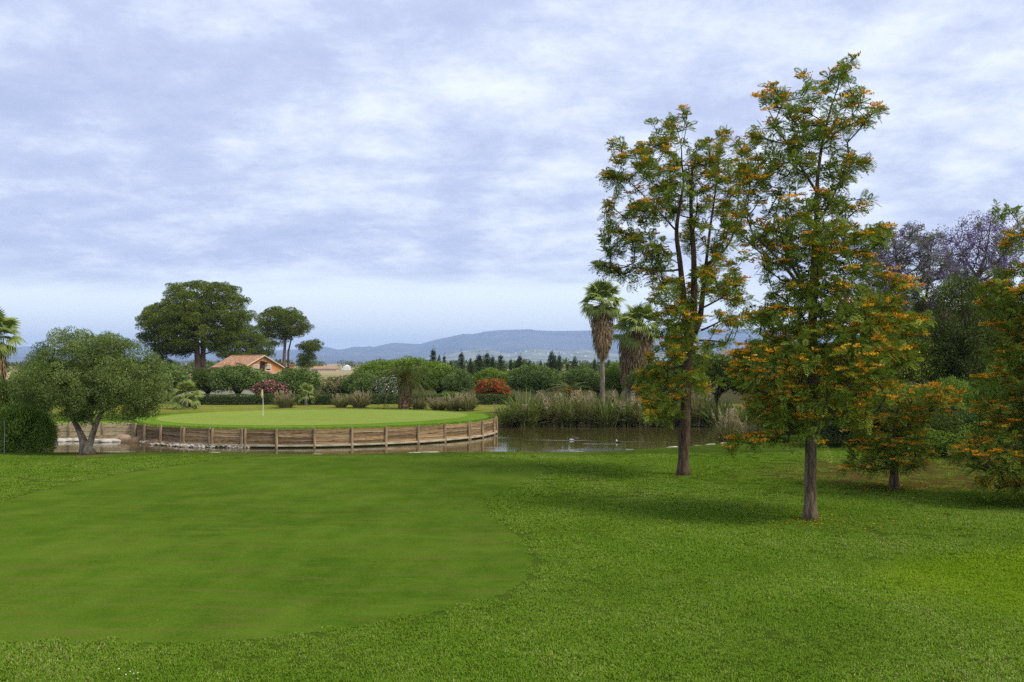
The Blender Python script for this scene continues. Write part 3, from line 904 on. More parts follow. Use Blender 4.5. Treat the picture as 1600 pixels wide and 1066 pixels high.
def grow(mains, tips, step=.35, r0=.008, ex=2.3, down=.6):
    """branches from given limbs to the tips; returns node arrays"""
    Pn, par, rad = [], [], []
    for li, pl_ in enumerate(mains):
        pts = np.array([q[:3] for q in pl_], float); rs = np.array([q[3] for q in pl_])
        seg = np.concatenate([[0], np.cumsum(np.linalg.norm(np.diff(pts, axis=0), axis=1))])
        t = np.linspace(0, seg[-1], max(2, int(seg[-1] / step) + 1))
        pts = np.stack([np.interp(t, seg, pts[:, k]) for k in range(3)], 1); rs = np.interp(t, seg, rs)
        if li:
            d = np.linalg.norm(np.array(Pn) - pts[0], axis=1); prev = int(np.argmin(d))
        else: prev = -1
        for p_, r_ in zip(pts, rs):
            Pn.append(p_); par.append(prev); rad.append(r_); prev = len(Pn) - 1
    nmain = len(Pn); cap = nmain + len(tips) * 24 + 10
    A = np.zeros((cap, 3)); A[:nmain] = Pn; n_ = nmain
    dmin = np.array([np.min(np.linalg.norm(A[:nmain] - t, axis=1)) for t in tips])
    ends = []; first = int(nmain * .12)
    for ti in np.argsort(dmin):
        T_ = tips[ti]; v = T_ - A[:n_]; d = np.linalg.norm(v, axis=1) + 1e-6
        up_ = v[:, 2] / d
        cost = d * (1 + down * np.clip(.25 - up_, 0, 1.2)); cost[:first] += 5
        j = int(np.argmin(cost)); a = A[j]; L = d[j]; k = min(22, max(1, int(L / step)))
        ctrl = a + (T_ - a) * .5 + R.normal(0, .06, 3) * L - np.array([0, 0, .07 * L])
        prev = j
        for s_ in range(1, k + 1):
            t = s_ / k; p_ = (1 - t) ** 2 * a + 2 * t * (1 - t) * ctrl + t * t * T_
            A[n_] = p_; par.append(prev); rad.append(0.0); prev = n_; n_ += 1
        ends.append(prev)
    A = A[:n_]; acc = np.zeros(n_)
    for e in ends: acc[e] += r0 ** ex
    for i in range(n_ - 1, nmain - 1, -1): acc[par[i]] += acc[i]
    rp = np.maximum(acc, r0 ** ex) ** (1 / ex); rad = np.array(rad)
    rad[nmain:] = np.minimum(rp[nmain:], .11); 
    return A, np.array(par), rad, nmain, np.array(ends)


def branch_mesh(A, par, rad, nmain, sides=4):
    idx = np.array([i for i in range(nmain, len(A)) if par[i] >= 0]); p = A[par[idx]]; q = A[idx]
    rp = np.where(par[idx] < nmain, np.minimum(rad[par[idx]], rad[idx] * 1.3), rad[par[idx]]); rq = rad[idx]
    t = unit(q - p); q = q + t * rq[:, None] * .4
    ref = np.where(np.abs(t[:, 2:3]) < .9, np.array([[0, 0, 1.0]]), np.array([[1.0, 0, 0]]))
    u = unit(np.cross(t, ref)); v = np.cross(t, u); V = []
    for k in range(sides):
        a = 2 * math.pi * k / sides; V.append(p + rp[:, None] * (math.cos(a) * u + math.sin(a) * v))
    for k in range(sides):
        a = 2 * math.pi * k / sides; V.append(q + rq[:, None] * (math.cos(a) * u + math.sin(a) * v))
    V = np.stack(V, 1).reshape(-1, 3); m_ = 2 * sides
    Q = np.concatenate([np.arange(len(idx))[:, None] * m_ + np.array([[k, (k + 1) % sides, sides + (k + 1) % sides, sides + k]]) for k in range(sides)])
    return V, Q


def trunk_tubes(mains, sides=12, wob=.05, flare=True):
    mb = MB()
    for li, pl_ in enumerate(mains):
        pts = np.array([q[:3] for q in pl_], float); rs = np.array([q[3] for q in pl_])
        seg = np.concatenate([[0], np.cumsum(np.linalg.norm(np.diff(pts, axis=0), axis=1))])
        t = np.linspace(0, seg[-1], max(4, int(seg[-1] / .22)))
        # smooth the polyline
        P_ = np.stack([np.interp(t, seg, pts[:, k]) for k in range(3)], 1)
        for _ in range(3): P_[1:-1] = (P_[:-2] + 2 * P_[1:-1] + P_[2:]) / 4
        r_ = np.interp(t, seg, rs)
        if li == 0 and flare: r_ = r_ * (1 + .55 * np.exp(-t / .20) + .12 * np.exp(-t / .8)); P_[0, 2] -= .15
        V, Q, T = tube(P_, r_, sides)
        nv = len(P_) * sides
        a = np.tile(np.arange(sides), len(P_)); l_ = np.repeat(t, sides)
        k = 1 + wob * (np.sin(a * 2.1 + l_ * 1.3 + li) + .7 * np.sin(a * 4.2 - l_ * 2.7)) + R.normal(0, wob * .4, nv)
        cen = np.repeat(P_, sides, 0); V[:nv] = cen + (V[:nv] - cen) * k[:, None]
        mb.add(V, Q, T)
    return mb


def fern_sprays(ends, dirs, nl=(9, 14), L=(.22, .36), K=6, wd=.030, droop=.35):
    """feathery pinnate leaves in tufts at the twig ends"""
    Ps, Ds, Ls = [], [], []
    for p_, d in zip(ends, dirs):
        n_ = R.integers(*nl); ph = R.uniform(0, 6.28); d = d / (np.linalg.norm(d) + 1e-9)
        ref = np.array([0, 0, 1.0]) if abs(d[2]) < .85 else np.array([1.0, 0, 0])
        u = np.cross(d, ref); u /= np.linalg.norm(u); v = np.cross(u, d)
        for i in range(n_):
            a = ph + i * 2.4; sp_ = R.uniform(.5, 1.25)
            q = d * R.uniform(.25, .95) + sp_ * (math.cos(a) * u + math.sin(a) * v * .8) + np.array([0, 0, .12])
            Ps.append(p_ - d * .32 * R.random() + R.normal(0, .02, 3)); Ds.append(q); Ls.append(R.uniform(*L))
    P_ = np.array(Ps); D_ = unit(np.array(Ds)); L_ = np.array(Ls); n_ = len(P_)
    side = unit(np.cross(D_, np.array([0, 0, 1.0]) + R.normal(0, .45, (n_, 3)))); nn = np.cross(side, D_)
    tl = np.clip(R.normal(.5, .22, n_), 0, 1)
    bp, bd, bn, bl, bt = [], [], [], [], []
    dr = droop * R.uniform(.3, 1.3, n_)
    for k in range(K):
        t = (k + .8) / (K + .3)
        c = P_ + D_ * (L_ * t)[:, None] - np.array([0, 0, 1.0]) * (L_ * dr * t * t)[:, None]
        fw = D_ - np.array([0, 0, 1.0]) * (2 * dr * t)[:, None] * .6
        ll = L_ * (.42 * math.sin(math.pi * (.18 + .72 * t)) + .05)
        for s_ in (-1, 1):
            bp.append(c); bd.append(fw * .75 + side * s_); bn.append(nn); bl.append(ll); bt.append(tl)
    c = P_ + D_ * (L_ * .92)[:, None] - np.array([0, 0, 1.0]) * (L_ * dr * .85)[:, None]
    bp.append(c); bd.append(D_ - np.array([0, 0, 1.0]) * (2 * dr)[:, None] * .6); bn.append(nn); bl.append(L_ * .3); bt.append(tl)
    P2 = np.concatenate(bp); n2 = len(P2)
    return leaf_quads(P2, np.concatenate(bd), np.concatenate(bn), np.concatenate(bl), wd * R.uniform(.7, 1.3, n2), np.clip(np.concatenate(bt) + R.normal(0, .08, n2), 0, 1), .05)


def brush_flowers(cent, dirs, nb=(4, 8), reach=.20):
    """flat clusters of toothbrush blossoms"""
    P_, D_, Lq, t_ = [], [], [], []
    for c, d in zip(cent, dirs):
        tone = R.normal(.5, .2)
        for b_ in range(R.integers(*nb)):
            a = R.uniform(0, 6.28); ax = np.array([math.cos(a), math.sin(a), R.normal(.05, .1)])
            s_ = c + ax * R.uniform(0, .06) + np.array([0, 0, R.normal(0, .025)])
            for k in range(9):
                t = (k + .5) / 9 * reach * R.uniform(.8, 1.1)
                P_.append(s_ + ax * t); D_.append(np.array([R.normal(0, .55), R.normal(0, .55), 1.0])); Lq.append(R.uniform(.04, .075)); t_.append(np.clip(tone + R.normal(0, .18), 0, 1))
    P_ = np.array(P_)
    return leaf_quads(P_, np.array(D_), rand_dirs(len(P_)), np.array(Lq), .042, np.array(t_), .1)


def limbs(root, mains, b0, matl, sides=12, wob=.05, flare=True):
    for i, pl_ in enumerate(mains):
        nm_ = 'limb' if i else 'trunk'
        link(nm_, moved(trunk_tubes([pl_], sides if not i else 9, wob, flare and not i), b0).me(nm_, matl, True), root)


def silky_oak(label, base, mains, tips, flower_p, group='silky oaks on the lawn', bark='bark', nl=(9, 14), L=(.22, .36), wd=.03, down=.6):
    root = thing('silky_oak', label, 'tree', base, group)
    b0 = np.array(base)
    A, par, rad, nm, ends = grow(mains, tips, .32, .0075, 2.35, down)
    limbs(root, mains, b0, M[bark])
    V, Q = branch_mesh(A, par, rad, nm); tag(link('branches', mesh_np('branches', V - b0, Q, None, M['barkD']), root), kind='stuff')
    E = A[ends]; d = unit(unit(E - A[par[ends]]) + np.array([0, 0, .05]) + R.normal(0, .15, E.shape))
    V, Q, t = fern_sprays(E, d, nl, L, 6, wd); link('crown', mesh_np('crown', V - b0, Q, None, M['oak'], t), root)
    fp = flower_p(E) if callable(flower_p) else np.full(len(E), flower_p)
    k = (R.random(len(E)) < fp * 1.6) & (np.sin(E[:, 0] * 2.3 + E[:, 1] * 1.7) * np.sin(E[:, 2] * 2.6 + E[:, 0]) > -.25)
    C_ = E[k] - d[k] * R.uniform(-.05, .25, (k.sum(), 1)) + np.array([0, 0, .07])
    C2 = C_[R.random(len(C_)) < .65]; C2 = C2 + R.normal(0, .16, C2.shape) * np.array([1, 1, .35])
    C_ = np.concatenate([C_, C2])
    V, Q, t = brush_flowers(C_, C_); link('blossoms', mesh_np('blossoms', V - b0, Q, None, M['oak_fl'], t), root)
    return root


def moved(mb, off):
    mb.V = [v - off for v in mb.V]; return mb


# ------------------------------------------------------------------ silky oak beside the pond (left of the two)
DA = float(G(1067, 743)[1]); bA = G(1067, 743)
CA = [(1057, 182, 13), (1042, 195, 15), (1057, 197, 11), (1022, 208, 13), (1012, 219, 12), (1040, 214, 15), (1061, 217, 8), (1012, 191, 4),
      (960, 214, 6), (969, 225, 9), (971, 242, 13), (994, 225, 9), (1001, 214, 7), (999, 240, 14), (949, 270, 14), (973, 262, 11), (958, 277, 10), (990, 264, 9), (1012, 255, 15), (1012, 270, 15),
      (1031, 274, 14), (1046, 240, 14), (1059, 244, 13), (1076, 236, 10), (1039, 281, 18), (964, 294, 8), (956, 309, 7), (990, 289, 5), (1001, 306, 11), (981, 319, 11), (982, 332, 10), (1005, 319, 12),
      (1027, 309, 18), (1050, 285, 14), (1054, 311, 17), (1012, 332, 14), (1035, 330, 17), (949, 330, 6), (958, 341, 11), (1097, 216, 7), (1102, 223, 11), (1123, 210, 9), (1129, 216, 9), (1116, 229, 11),
      (1095, 232, 13), (1142, 223, 5), (1087, 255, 17), (1102, 249, 13), (1100, 264, 14), (1125, 251, 13), (1121, 262, 11), (1146, 262, 13), (1153, 238, 13), (1166, 227, 9), (1159, 270, 12), (1099, 279, 14),
      (1117, 281, 10), (1136, 279, 10), (1080, 298, 15), (1112, 300, 17), (1142, 298, 14), (1125, 315, 16), (1091, 326, 16), (1149, 319, 14), (962, 361, 17), (943, 371, 9), (982, 369, 16), (1001, 363, 16),
      (949, 386, 9), (956, 395, 8), (973, 387, 10), (994, 384, 10), (1020, 374, 17), (1031, 391, 15), (1016, 393, 12), (997, 408, 11), (1024, 414, 14), (1039, 404, 12), (930, 412, 7), (943, 414, 9),
      (954, 421, 9), (969, 419, 11), (984, 423, 10), (994, 432, 8), (1014, 425, 8), (1024, 440, 9), (1042, 436, 11), (1050, 446, 10), (1031, 455, 9), (1016, 462, 7), (1039, 462, 9), (1065, 451, 10),
      (1087, 357, 15), (1093, 371, 13), (1069, 356, 10), (1125, 361, 15), (1147, 359, 14), (1106, 387, 13), (1131, 382, 12), (1134, 401, 8), (1151, 402, 7), (1112, 408, 13), (1129, 410, 9), (1087, 423, 14),
      (1080, 434, 12), (1097, 440, 15), (1093, 455, 14), (1127, 431, 13), (1144, 429, 12), (1166, 429, 7), (1146, 444, 15), (1166, 449, 7), (1129, 459, 10), (1147, 466, 11), (1161, 470, 8), (1116, 447, 10),
      (1059, 468, 14), (1042, 479, 14), (1061, 481, 14), (1037, 492, 13), (1059, 500, 16), (1072, 472, 12), (1044, 515, 14), (1061, 519, 16), (1046, 532, 14), (1065, 537, 15), (1072, 496, 13), (1044, 545, 13),
      (1114, 489, 8), (1153, 492, 13), (1140, 504, 11), (1159, 506, 10), (1099, 517, 8), (1140, 532, 11), (1097, 541, 12), (1028, 568, 17), (1047, 559, 15), (1084, 551, 15), (1079, 570, 13), (1037, 583, 18),
      (1019, 591, 17), (1011, 609, 15), (1047, 596, 17), (1075, 587, 15), (1084, 600, 15), (1099, 592, 14), (1024, 619, 17), (1037, 634, 15), (1052, 619, 12), (1009, 630, 13), (1022, 645, 13), (1007, 649, 11),
      (1047, 645, 12), (1094, 609, 12), (1037, 656, 9)]


def clump_tips(C, D, cx, spread, per=.020, cap=6, jit=.7):
    o = []; m_ = pxm(D)
    for px, py, r_ in C:
        n_ = int(np.clip(round(per * r_ * r_ + .8), 1, cap))
        hw = spread / m_; dx = (px - cx) / m_; q = math.sqrt(max(.05, 1 - min(1, abs(dx) / hw) ** 2)) * hw
        for k in range(n_):
            a = R.uniform(0, 6.28); rr_ = r_ * jit * math.sqrt(R.random())
            p_ = W(px + rr_ * math.cos(a), py + rr_ * math.sin(a), D)
            o.append(p_ + np.array([0, R.uniform(-1, 1) * q * .85, 0]))
    return np.array(o)


CA = [(x, y + 10 * (y < 330) + 4 * (330 <= y < 560), r_) for x, y, r_ in CA]
tipsA = clump_tips(CA, DA, 1072, 118, .026, 7)


def PL(D, *pts):
    """limb through pixels (px, py, depth offset, radius)"""
    o = []
    for px, py, dy, r_ in pts:
        p_ = W(px, py, D); o.append((p_[0], p_[1] + dy, p_[2], r_))
    return o


mA = [PL(DA, (1067, 743, 0, .20), (1069, 690, 0, .195), (1071, 640, 0, .19), (1073, 580, 0, .18), (1077, 530, 0, .17), (1083, 512, 0, .15), (1085, 462, .05, .125), (1085, 397, .1, .105), (1081, 350, .1, .085), (1080, 300, .1, .06), (1082, 262, .1, .035), (1090, 235, .1, .012)),
      PL(DA, (1075, 535, 0, .14), (1069, 490, -.15, .125), (1065, 448, -.25, .11), (1059, 400, -.35, .095), (1053, 369, -.4, .08), (1058, 330, -.4, .06), (1067, 285, -.4, .042), (1061, 255, -.4, .03), (1064, 235, -.4, .018), (1055, 205, -.4, .009)),
      PL(DA, (1084, 520, 0, .14), (1094, 508, .15, .12), (1099, 472, .3, .10), (1105, 429, .4, .085), (1107, 404, .4, .06), (1112, 365, .5, .05), (1120, 310, .5, .035), (1127, 260, .5, .022), (1124, 216, .5, .008)),
      PL(DA, (1107, 412, .4, .06), (1118, 405, .3, .055), (1140, 386, .2, .042), (1152, 350, .1, .03), (1155, 300, .1, .02), (1160, 245, .1, .009)),
      PL(DA, (1057, 423, -.35, .04), (1040, 427, -.5, .036), (1010, 424, -.8, .028), (975, 421, -1.0, .018), (932, 412, -1.1, .007)),
      PL(DA, (1097, 516, .2, .04), (1118, 508, .3, .034), (1140, 495, .4, .02)),
      PL(DA, (1101, 480, .3, .04), (1122, 470, .1, .032), (1142, 456, 0, .018)),
      PL(DA, (1093, 532, .1, .04), (1112, 530, 0, .03), (1134, 536, -.2, .014)),
      PL(DA, (1053, 362, -.4, .035), (1030, 335, -.3, .03), (1003, 305, -.2, .022), (980, 282, -.2, .016), (958, 270, -.2, .008)),
      PL(DA, (1071, 610, 0, .05), (1052, 622, -.4, .03), (1030, 632, -.9, .014)),
      PL(DA, (1074, 570, 0, .05), (1050, 575, .5, .03), (1022, 592, 1.0, .014))]
silky_oak('tall open silky oak with several slim bare stems, nearest the pond', bA, mA, tipsA,
          lambda E: .45 + .35 * smooth(6.5, 8.5, E[:, 0]) * smooth(6, 9, E[:, 2]) - .2 * smooth(3.5, 1.5, E[:, 2]), bark='bark', nl=(8, 12), L=(.24, .40), wd=.034)

# ------------------------------------------------------------------ the tallest silky oak
bB = G(1266, 812); DB = float(bB[1])
CB = [(1319, 91, 6), (1311, 100, 9), (1283, 106, 9), (1290, 115, 10), (1305, 119, 11), (1296, 130, 14), (1277, 132, 10), (1236, 119, 7), (1226, 132, 11), (1241, 141, 11), (1256, 151, 10), (1191, 128, 6), (1198, 139, 9),
      (1211, 151, 11), (1221, 162, 11), (1237, 156, 11), (1333, 139, 9), (1367, 162, 6), (1356, 169, 7), (1344, 177, 9), (1331, 182, 11), (1314, 151, 12), (1290, 154, 13), (1309, 164, 14), (1271, 164, 15), (1252, 171, 15),
      (1320, 177, 11), (1290, 177, 15), (1171, 197, 6), (1183, 199, 10), (1198, 197, 13), (1347, 243, 9), (1338, 250, 12), (1349, 318, 8), (1338, 322, 9), (1322, 325, 10),
      (1389, 363, 8), (1375, 362, 11), (1360, 366, 12), (1345, 372, 13), (1430, 455, 8), (1412, 448, 12), (1395, 440, 12), (1445, 500, 7), (1430, 497, 9), (1415, 500, 10), (1400, 490, 12),
      (1150, 690, 8), (1140, 700, 6), (1178, 690, 9), (1222, 690, 9), (1160, 560, 12), (1150, 575, 10), (1158, 590, 9), (1166, 600, 10), (1220, 640, 12), (1235, 655, 12), (1245, 670, 10), (1290, 640, 12), (1305, 650, 12), (1325, 652, 9), (1260, 690, 8)]
polyB = [(1205, 188), (1320, 185), (1322, 210), (1330, 235), (1345, 245), (1335, 262), (1325, 290), (1308, 305), (1325, 325), (1310, 335), (1340, 360), (1382, 366), (1375, 385), (1350, 398), (1362, 415), (1380, 440), (1412, 452), (1405, 475), (1425, 495), (1435, 505),
         (1420, 525), (1425, 560), (1405, 600), (1380, 640), (1340, 660), (1290, 650), (1255, 660), (1215, 690), (1190, 685), (1165, 640), (1165, 605), (1152, 580), (1155, 555), (1175, 530), (1170, 505), (1190, 470), (1205, 452), (1195, 430), (1182, 408), (1178, 385), (1158, 368), (1150, 345), (1160, 320), (1160, 290), (1155, 262), (1168, 240), (1172, 228), (1200, 215)]
CB = [(x, y + 16 * (y < 260), r_) for x, y, r_ in CB]
polyB = [(x, y + 14 * (y < 260)) for x, y in polyB]
tB = np.concatenate([clump_tips(CB, DB, 1266, 110, .022, 4), fill_poly(polyB, DB, .36, .95, 1150, 30000, gaps=52, gr=(.18, .5))])
mB = [PL(DB, (1266, 812, 0, .165), (1266, 760, 0, .155), (1267, 700, 0, .15), (1269, 620, 0, .14), (1270, 540, 0, .13), (1270, 470, 0, .115), (1273, 400, 0, .095), (1276, 350, 0, .075), (1276, 290, 0, .055), (1283, 230, 0, .04), (1297, 172, 0, .022), (1317, 114, 0, .006)),
      PL(DB, (1270, 480, 0, .06), (1250, 455, -.3, .055), (1222, 425, -.6, .045), (1190, 395, -.8, .032), (1158, 368, -1.0, .012)),
      PL(DB, (1270, 460, 0, .05), (1255, 438, .3, .045), (1242, 405, .6, .036), (1235, 370, .8, .026), (1225, 330, .9, .012)),
      PL(DB, (1273, 410, 0, .04), (1300, 398, .2, .034), (1330, 380, .3, .024), (1380, 364, .3, .009)),
      PL(DB, (1276, 350, 0, .045), (1290, 325, -.3, .038), (1305, 285, -.4, .026), (1330, 250, -.4, .012)),
      PL(DB, (1276, 300, 0, .04), (1255, 260, .2, .034), (1230, 215, .3, .024), (1196, 150, .3, .007)),
      PL(DB, (1283, 230, 0, .03), (1310, 200, -.1, .022), (1345, 192, -.2, .012), (1366, 178, -.2, .005)),
      PL(DB, (1269, 610, 0, .05), (1310, 590, .5, .04), (1350, 560, .9, .03), (1400, 520, 1.1, .012)),
      PL(DB, (1269, 630, 0, .045), (1230, 612, -.6, .038), (1190, 590, -.9, .026), (1156, 570, -1.0, .01)),
      PL(DB, (1269, 570, 0, .05), (1240, 540, .8, .04), (1205, 520, 1.3, .02)),
      PL(DB, (1269, 640, 0, .035), (1290, 640, -.9, .026), (1330, 648, -1.4, .01)),
      PL(DB, (1270, 530, 0, .045), (1310, 500, -.7, .036), (1350, 480, -1.0, .022), (1410, 452, -1.0, .008))]
silky_oak('tallest silky oak, dense to the ground, full of orange blossom, standing nearest the viewer', bB, mB, tB,
          lambda E: .34 - .12 * smooth(7.5, 11, E[:, 2]) + .18 * smooth(6, 3.5, E[:, 2]) + .30 * smooth(.9, 2.2, np.abs(E[:, 0] - bB[0])), bark='bark2', nl=(8, 12), L=(.20, .34), wd=.028)

# ------------------------------------------------------------------ small silky oak and the one at the right edge
bC = G(1397, 764); DC = float(bC[1])
polyC = [(1322, 648), (1345, 622), (1390, 606), (1440, 600), (1470, 604), (1502, 614), (1494, 630), (1458, 644), (1440, 668), (1448, 692), (1460, 716), (1440, 730), (1400, 735), (1375, 730), (1350, 742), (1328, 752), (1316, 736), (1332, 700)]
tC = fill_poly(polyC, DC, .38, .9, 420, 12000, gaps=8, gr=(.2, .45))
mC = [PL(DC, (1397, 764, 0, .15), (1397, 735, 0, .13), (1398, 705, 0, .11), (1400, 665, 0, .08), (1402, 635, 0, .04), (1402, 612, 0, .01)),
      PL(DC, (1398, 710, 0, .06), (1370, 690, -.4, .04), (1345, 655, -.7, .015)), PL(DC, (1399, 690, 0, .05), (1425, 660, .3, .035), (1480, 615, .5, .01))]
silky_oak('small bushy silky oak with a stub of thick trunk under low orange sprays', bC, mC, tC, lambda E: .50 + .35 * smooth(3.2, 1.6, E[:, 2]), bark='bark2', nl=(8, 13), L=(.2, .34), wd=.032)

bD = G(1668, 790); DD = float(bD[1])
polyD = [(1550, 318), (1568, 316), (1600, 335), (1640, 300), (1690, 330), (1740, 420), (1790, 560), (1800, 700), (1740, 740), (1640, 735), (1600, 760), (1555, 765), (1525, 760), (1548, 735), (1500, 728), (1490, 705), (1530, 680), (1540, 640), (1530, 610), (1545, 570), (1565, 520), (1548, 490), (1530, 455), (1545, 440), (1562, 420), (1580, 395), (1565, 380), (1575, 350)]
tD = fill_poly(polyD, DD, .40, .9, 900, 22000, gaps=26, gr=(.2, .6))
mD = [PL(DD, (1668, 790, 0, .17), (1667, 700, 0, .15), (1666, 600, 0, .125), (1662, 500, 0, .09), (1655, 420, 0, .05), (1645, 310, 0, .008)),
      PL(DD, (1667, 700, 0, .05), (1620, 690, -.6, .04), (1560, 690, -1.0, .02), (1500, 715, -1.2, .007)),
      PL(DD, (1664, 560, 0, .05), (1620, 540, .4, .04), (1580, 500, .5, .02), (1535, 457, .5, .008)),
      PL(DD, (1658, 450, 0, .04), (1620, 400, -.2, .03), (1560, 322, -.4, .006)),
      PL(DD, (1666, 640, 0, .05), (1620, 620, -.8, .035), (1545, 600, -1.2, .01))]
silky_oak('silky oak cut off by the right edge, its trunk out of sight', bD, mD, tD, lambda E: .55 + .1 * smooth(6, 3, E[:, 2]), bark='bark2', nl=(8, 13), L=(.22, .36), wd=.032)

# ------------------------------------------------------------------ big olive on the left
bO = G(136, 708); DO = float(bO[1])
polyO = [(32, 612), (26, 588), (58, 566), (56, 548), (78, 537), (92, 523), (112, 519), (128, 517), (150, 528), (182, 526), (202, 536), (224, 548), (240, 566), (262, 598), (256, 622), (236, 645), (214, 662), (190, 654), (172, 640), (150, 645), (128, 660), (108, 655), (88, 642), (72, 632), (42, 625)]
lp = fill_poly(polyO, DO, .40, .75, 440, 12000, gaps=16, gr=(.2, .45))
root = thing('olive_tree', 'broad round olive tree with a pale forked trunk on the near bank', 'tree', bO)
lum = [(*p_, R.uniform(.20, .46)) for p_ in lp]
V, Q, t = lump_leaves(lum, 2500, .10, .036, .25, .6, .3, .55); link('crown', mesh_np('crown', V - bO, Q, None, M['olive'], t), root)
mO = [PL(DO, (137, 708, 0, .30), (134, 696, 0, .24), (130, 688, 0, .17), (122, 672, .1, .135), (112, 657, .2, .12), (104, 640, .2, .10), (96, 610, .3, .08), (85, 575, .3, .05)),
      PL(DO, (137, 702, 0, .20), (142, 690, -.05, .155), (147, 675, -.1, .135), (156, 655, -.2, .12), (164, 640, -.2, .10), (175, 605, -.2, .08), (185, 570, -.2, .04)),
      PL(DO, (150, 668, -.1, .09), (140, 640, -.6, .08), (135, 600, -.8, .05)), PL(DO, (164, 642, -.2, .09), (195, 622, .3, .07), (225, 600, .5, .03))]
A, par, rad, nm, ends = grow(mO, lp[R.permutation(len(lp))[:150]], .4, .012, 2.3)
limbs(root, mO, bO, M['barkO'], 14, .09)
V, Q = branch_mesh(A, par, rad, nm); tag(link('branches', mesh_np('branches', V - bO, Q, None, M['barkD']), root), kind='stuff')

# ------------------------------------------------------------------ tree and shrub prototypes (unit-sized) and their copies
PROTO = {}


def proto_tree(kind, matl, seed, nl=58, lr=.235, dens=4200, L=.085, Wd=.036, trunk=True, rz=.8, low=-.6, under=.5, flowers=None, fl_share=.25, flL=.06):
    """a crown about 1 m in radius whose centre is 1 m above the ground"""
    l_ = ell_lumps(nl, 1, 1, rz, lr, 1.0, seed, low)
    V, Q, t = lump_leaves(l_, dens, L, Wd, .25, under, .3, .55)
    root = link('prototype', None)
    link('crown', mesh_np('crown', V, Q, None, M[matl], t), root)
    if trunk:
        mb = MB(); rg = np.random.default_rng(seed)
        mb.tube([(0, 0, -.12), (.02, .01, .3), (.0, .03, .75), (.05, 0, 1.2)], [.10, .075, .06, .02], 8)
        for k in range(4):
            a = k * 1.6 + rg.uniform(0, 1); mb.tube([(0, .01, .32), (.25 * math.cos(a), .25 * math.sin(a), .7), (.55 * math.cos(a), .55 * math.sin(a), 1.15)], [.055, .04, .012], 6)
        link('trunk', mb.me('trunk', M['barkD'], True), root)
    if flowers:
        l2 = [(x, y, z_, r_ * 1.03) for x, y, z_, r_ in l_]
        V, Q, t = lump_leaves(l2, dens * fl_share, flL, flL * .8, .1, .5, 0, .6); link('blossoms', mesh_np('blossoms', V, Q, None, M[flowers], t), root)
    return root


PROTO['olive'] = proto_tree('olive', 'olive2', 1, 60)
PROTO['olive_b'] = proto_tree('olive', 'olive2', 2, 66, .22, rz=.78)
PROTO['bright'] = proto_tree('bright', 'bright', 3, 60, .235, rz=.85)
PROTO['bright_b'] = proto_tree('bright', 'bright', 4, 52, .25, L=.10)
PROTO['dark'] = proto_tree('dark', 'dark', 5, 60, .235, L=.095)
PROTO['grey'] = proto_tree('grey', 'grey', 6, 60, .23, L=.08)
PROTO['shrub'] = proto_tree('shrub', 'dark', 7, 54, .26, 3800, L=.10, trunk=False, low=-.95, under=.8)
PROTO['gshrub'] = proto_tree('gshrub', 'grey', 8, 54, .26, 3800, L=.085, trunk=False, low=-.95, under=.8)
PROTO['bshrub'] = proto_tree('bshrub', 'hedge', 9, 54, .26, 4200, L=.10, trunk=False, low=-.95, under=.8)
PROTO['loose'] = proto_tree('loose', 'bright', 15, 34, .30, 2600, L=.12, rz=.9, trunk=False, low=-.75, under=.7)
PROTO['pink'] = proto_tree('oleander', 'dark', 10, 30, .34, 2400, L=.15, Wd=.05, trunk=False, low=-.9, flowers='pink', fl_share=.28, flL=.14)
PROTO['palepink'] = proto_tree('oleander', 'olive2', 11, 30, .34, 2400, L=.15, Wd=.05, trunk=False, low=-.9, flowers='palepink', fl_share=.18, flL=.13)
PROTO['white'] = proto_tree('oleander', 'dark', 12, 30, .34, 2200, L=.15, Wd=.05, trunk=False, low=-.9, flowers='white', fl_share=.26, flL=.13)
PROTO['red'] = proto_tree('red', 'olive2', 13, 34, .26, 2600, L=.15, Wd=.05, trunk=False, low=-.9, flowers='red', fl_share=.42, flL=.13)
PROTO['lime'] = proto_tree('lime', 'lime', 14, 30, .34, 3800, L=.09, trunk=False, low=-.9)


def plant(kind, name, label, cat, px, ytop, hw, D, group=None, depth=None, zg=None, rz=None):
    """copy a prototype so that it stands on the land at distance D, hw pixels wide each side, its top at ytop"""
    m_ = pxm(D); top = W(px, ytop, D); zb = gz(top[0], D) if zg is None else zg
    h = top[2] - zb; src = PROTO[kind]
    zs = h / (1.0 + .95); s_ = hw / m_ / 1.0
    o = copy_tree(src, (top[0], D, zb), random.uniform(0, 6.28) if rz is None else rz, (s_, s_ if depth is None else depth, zs), label, group)
    o.name = name; o['category'] = cat
    return o


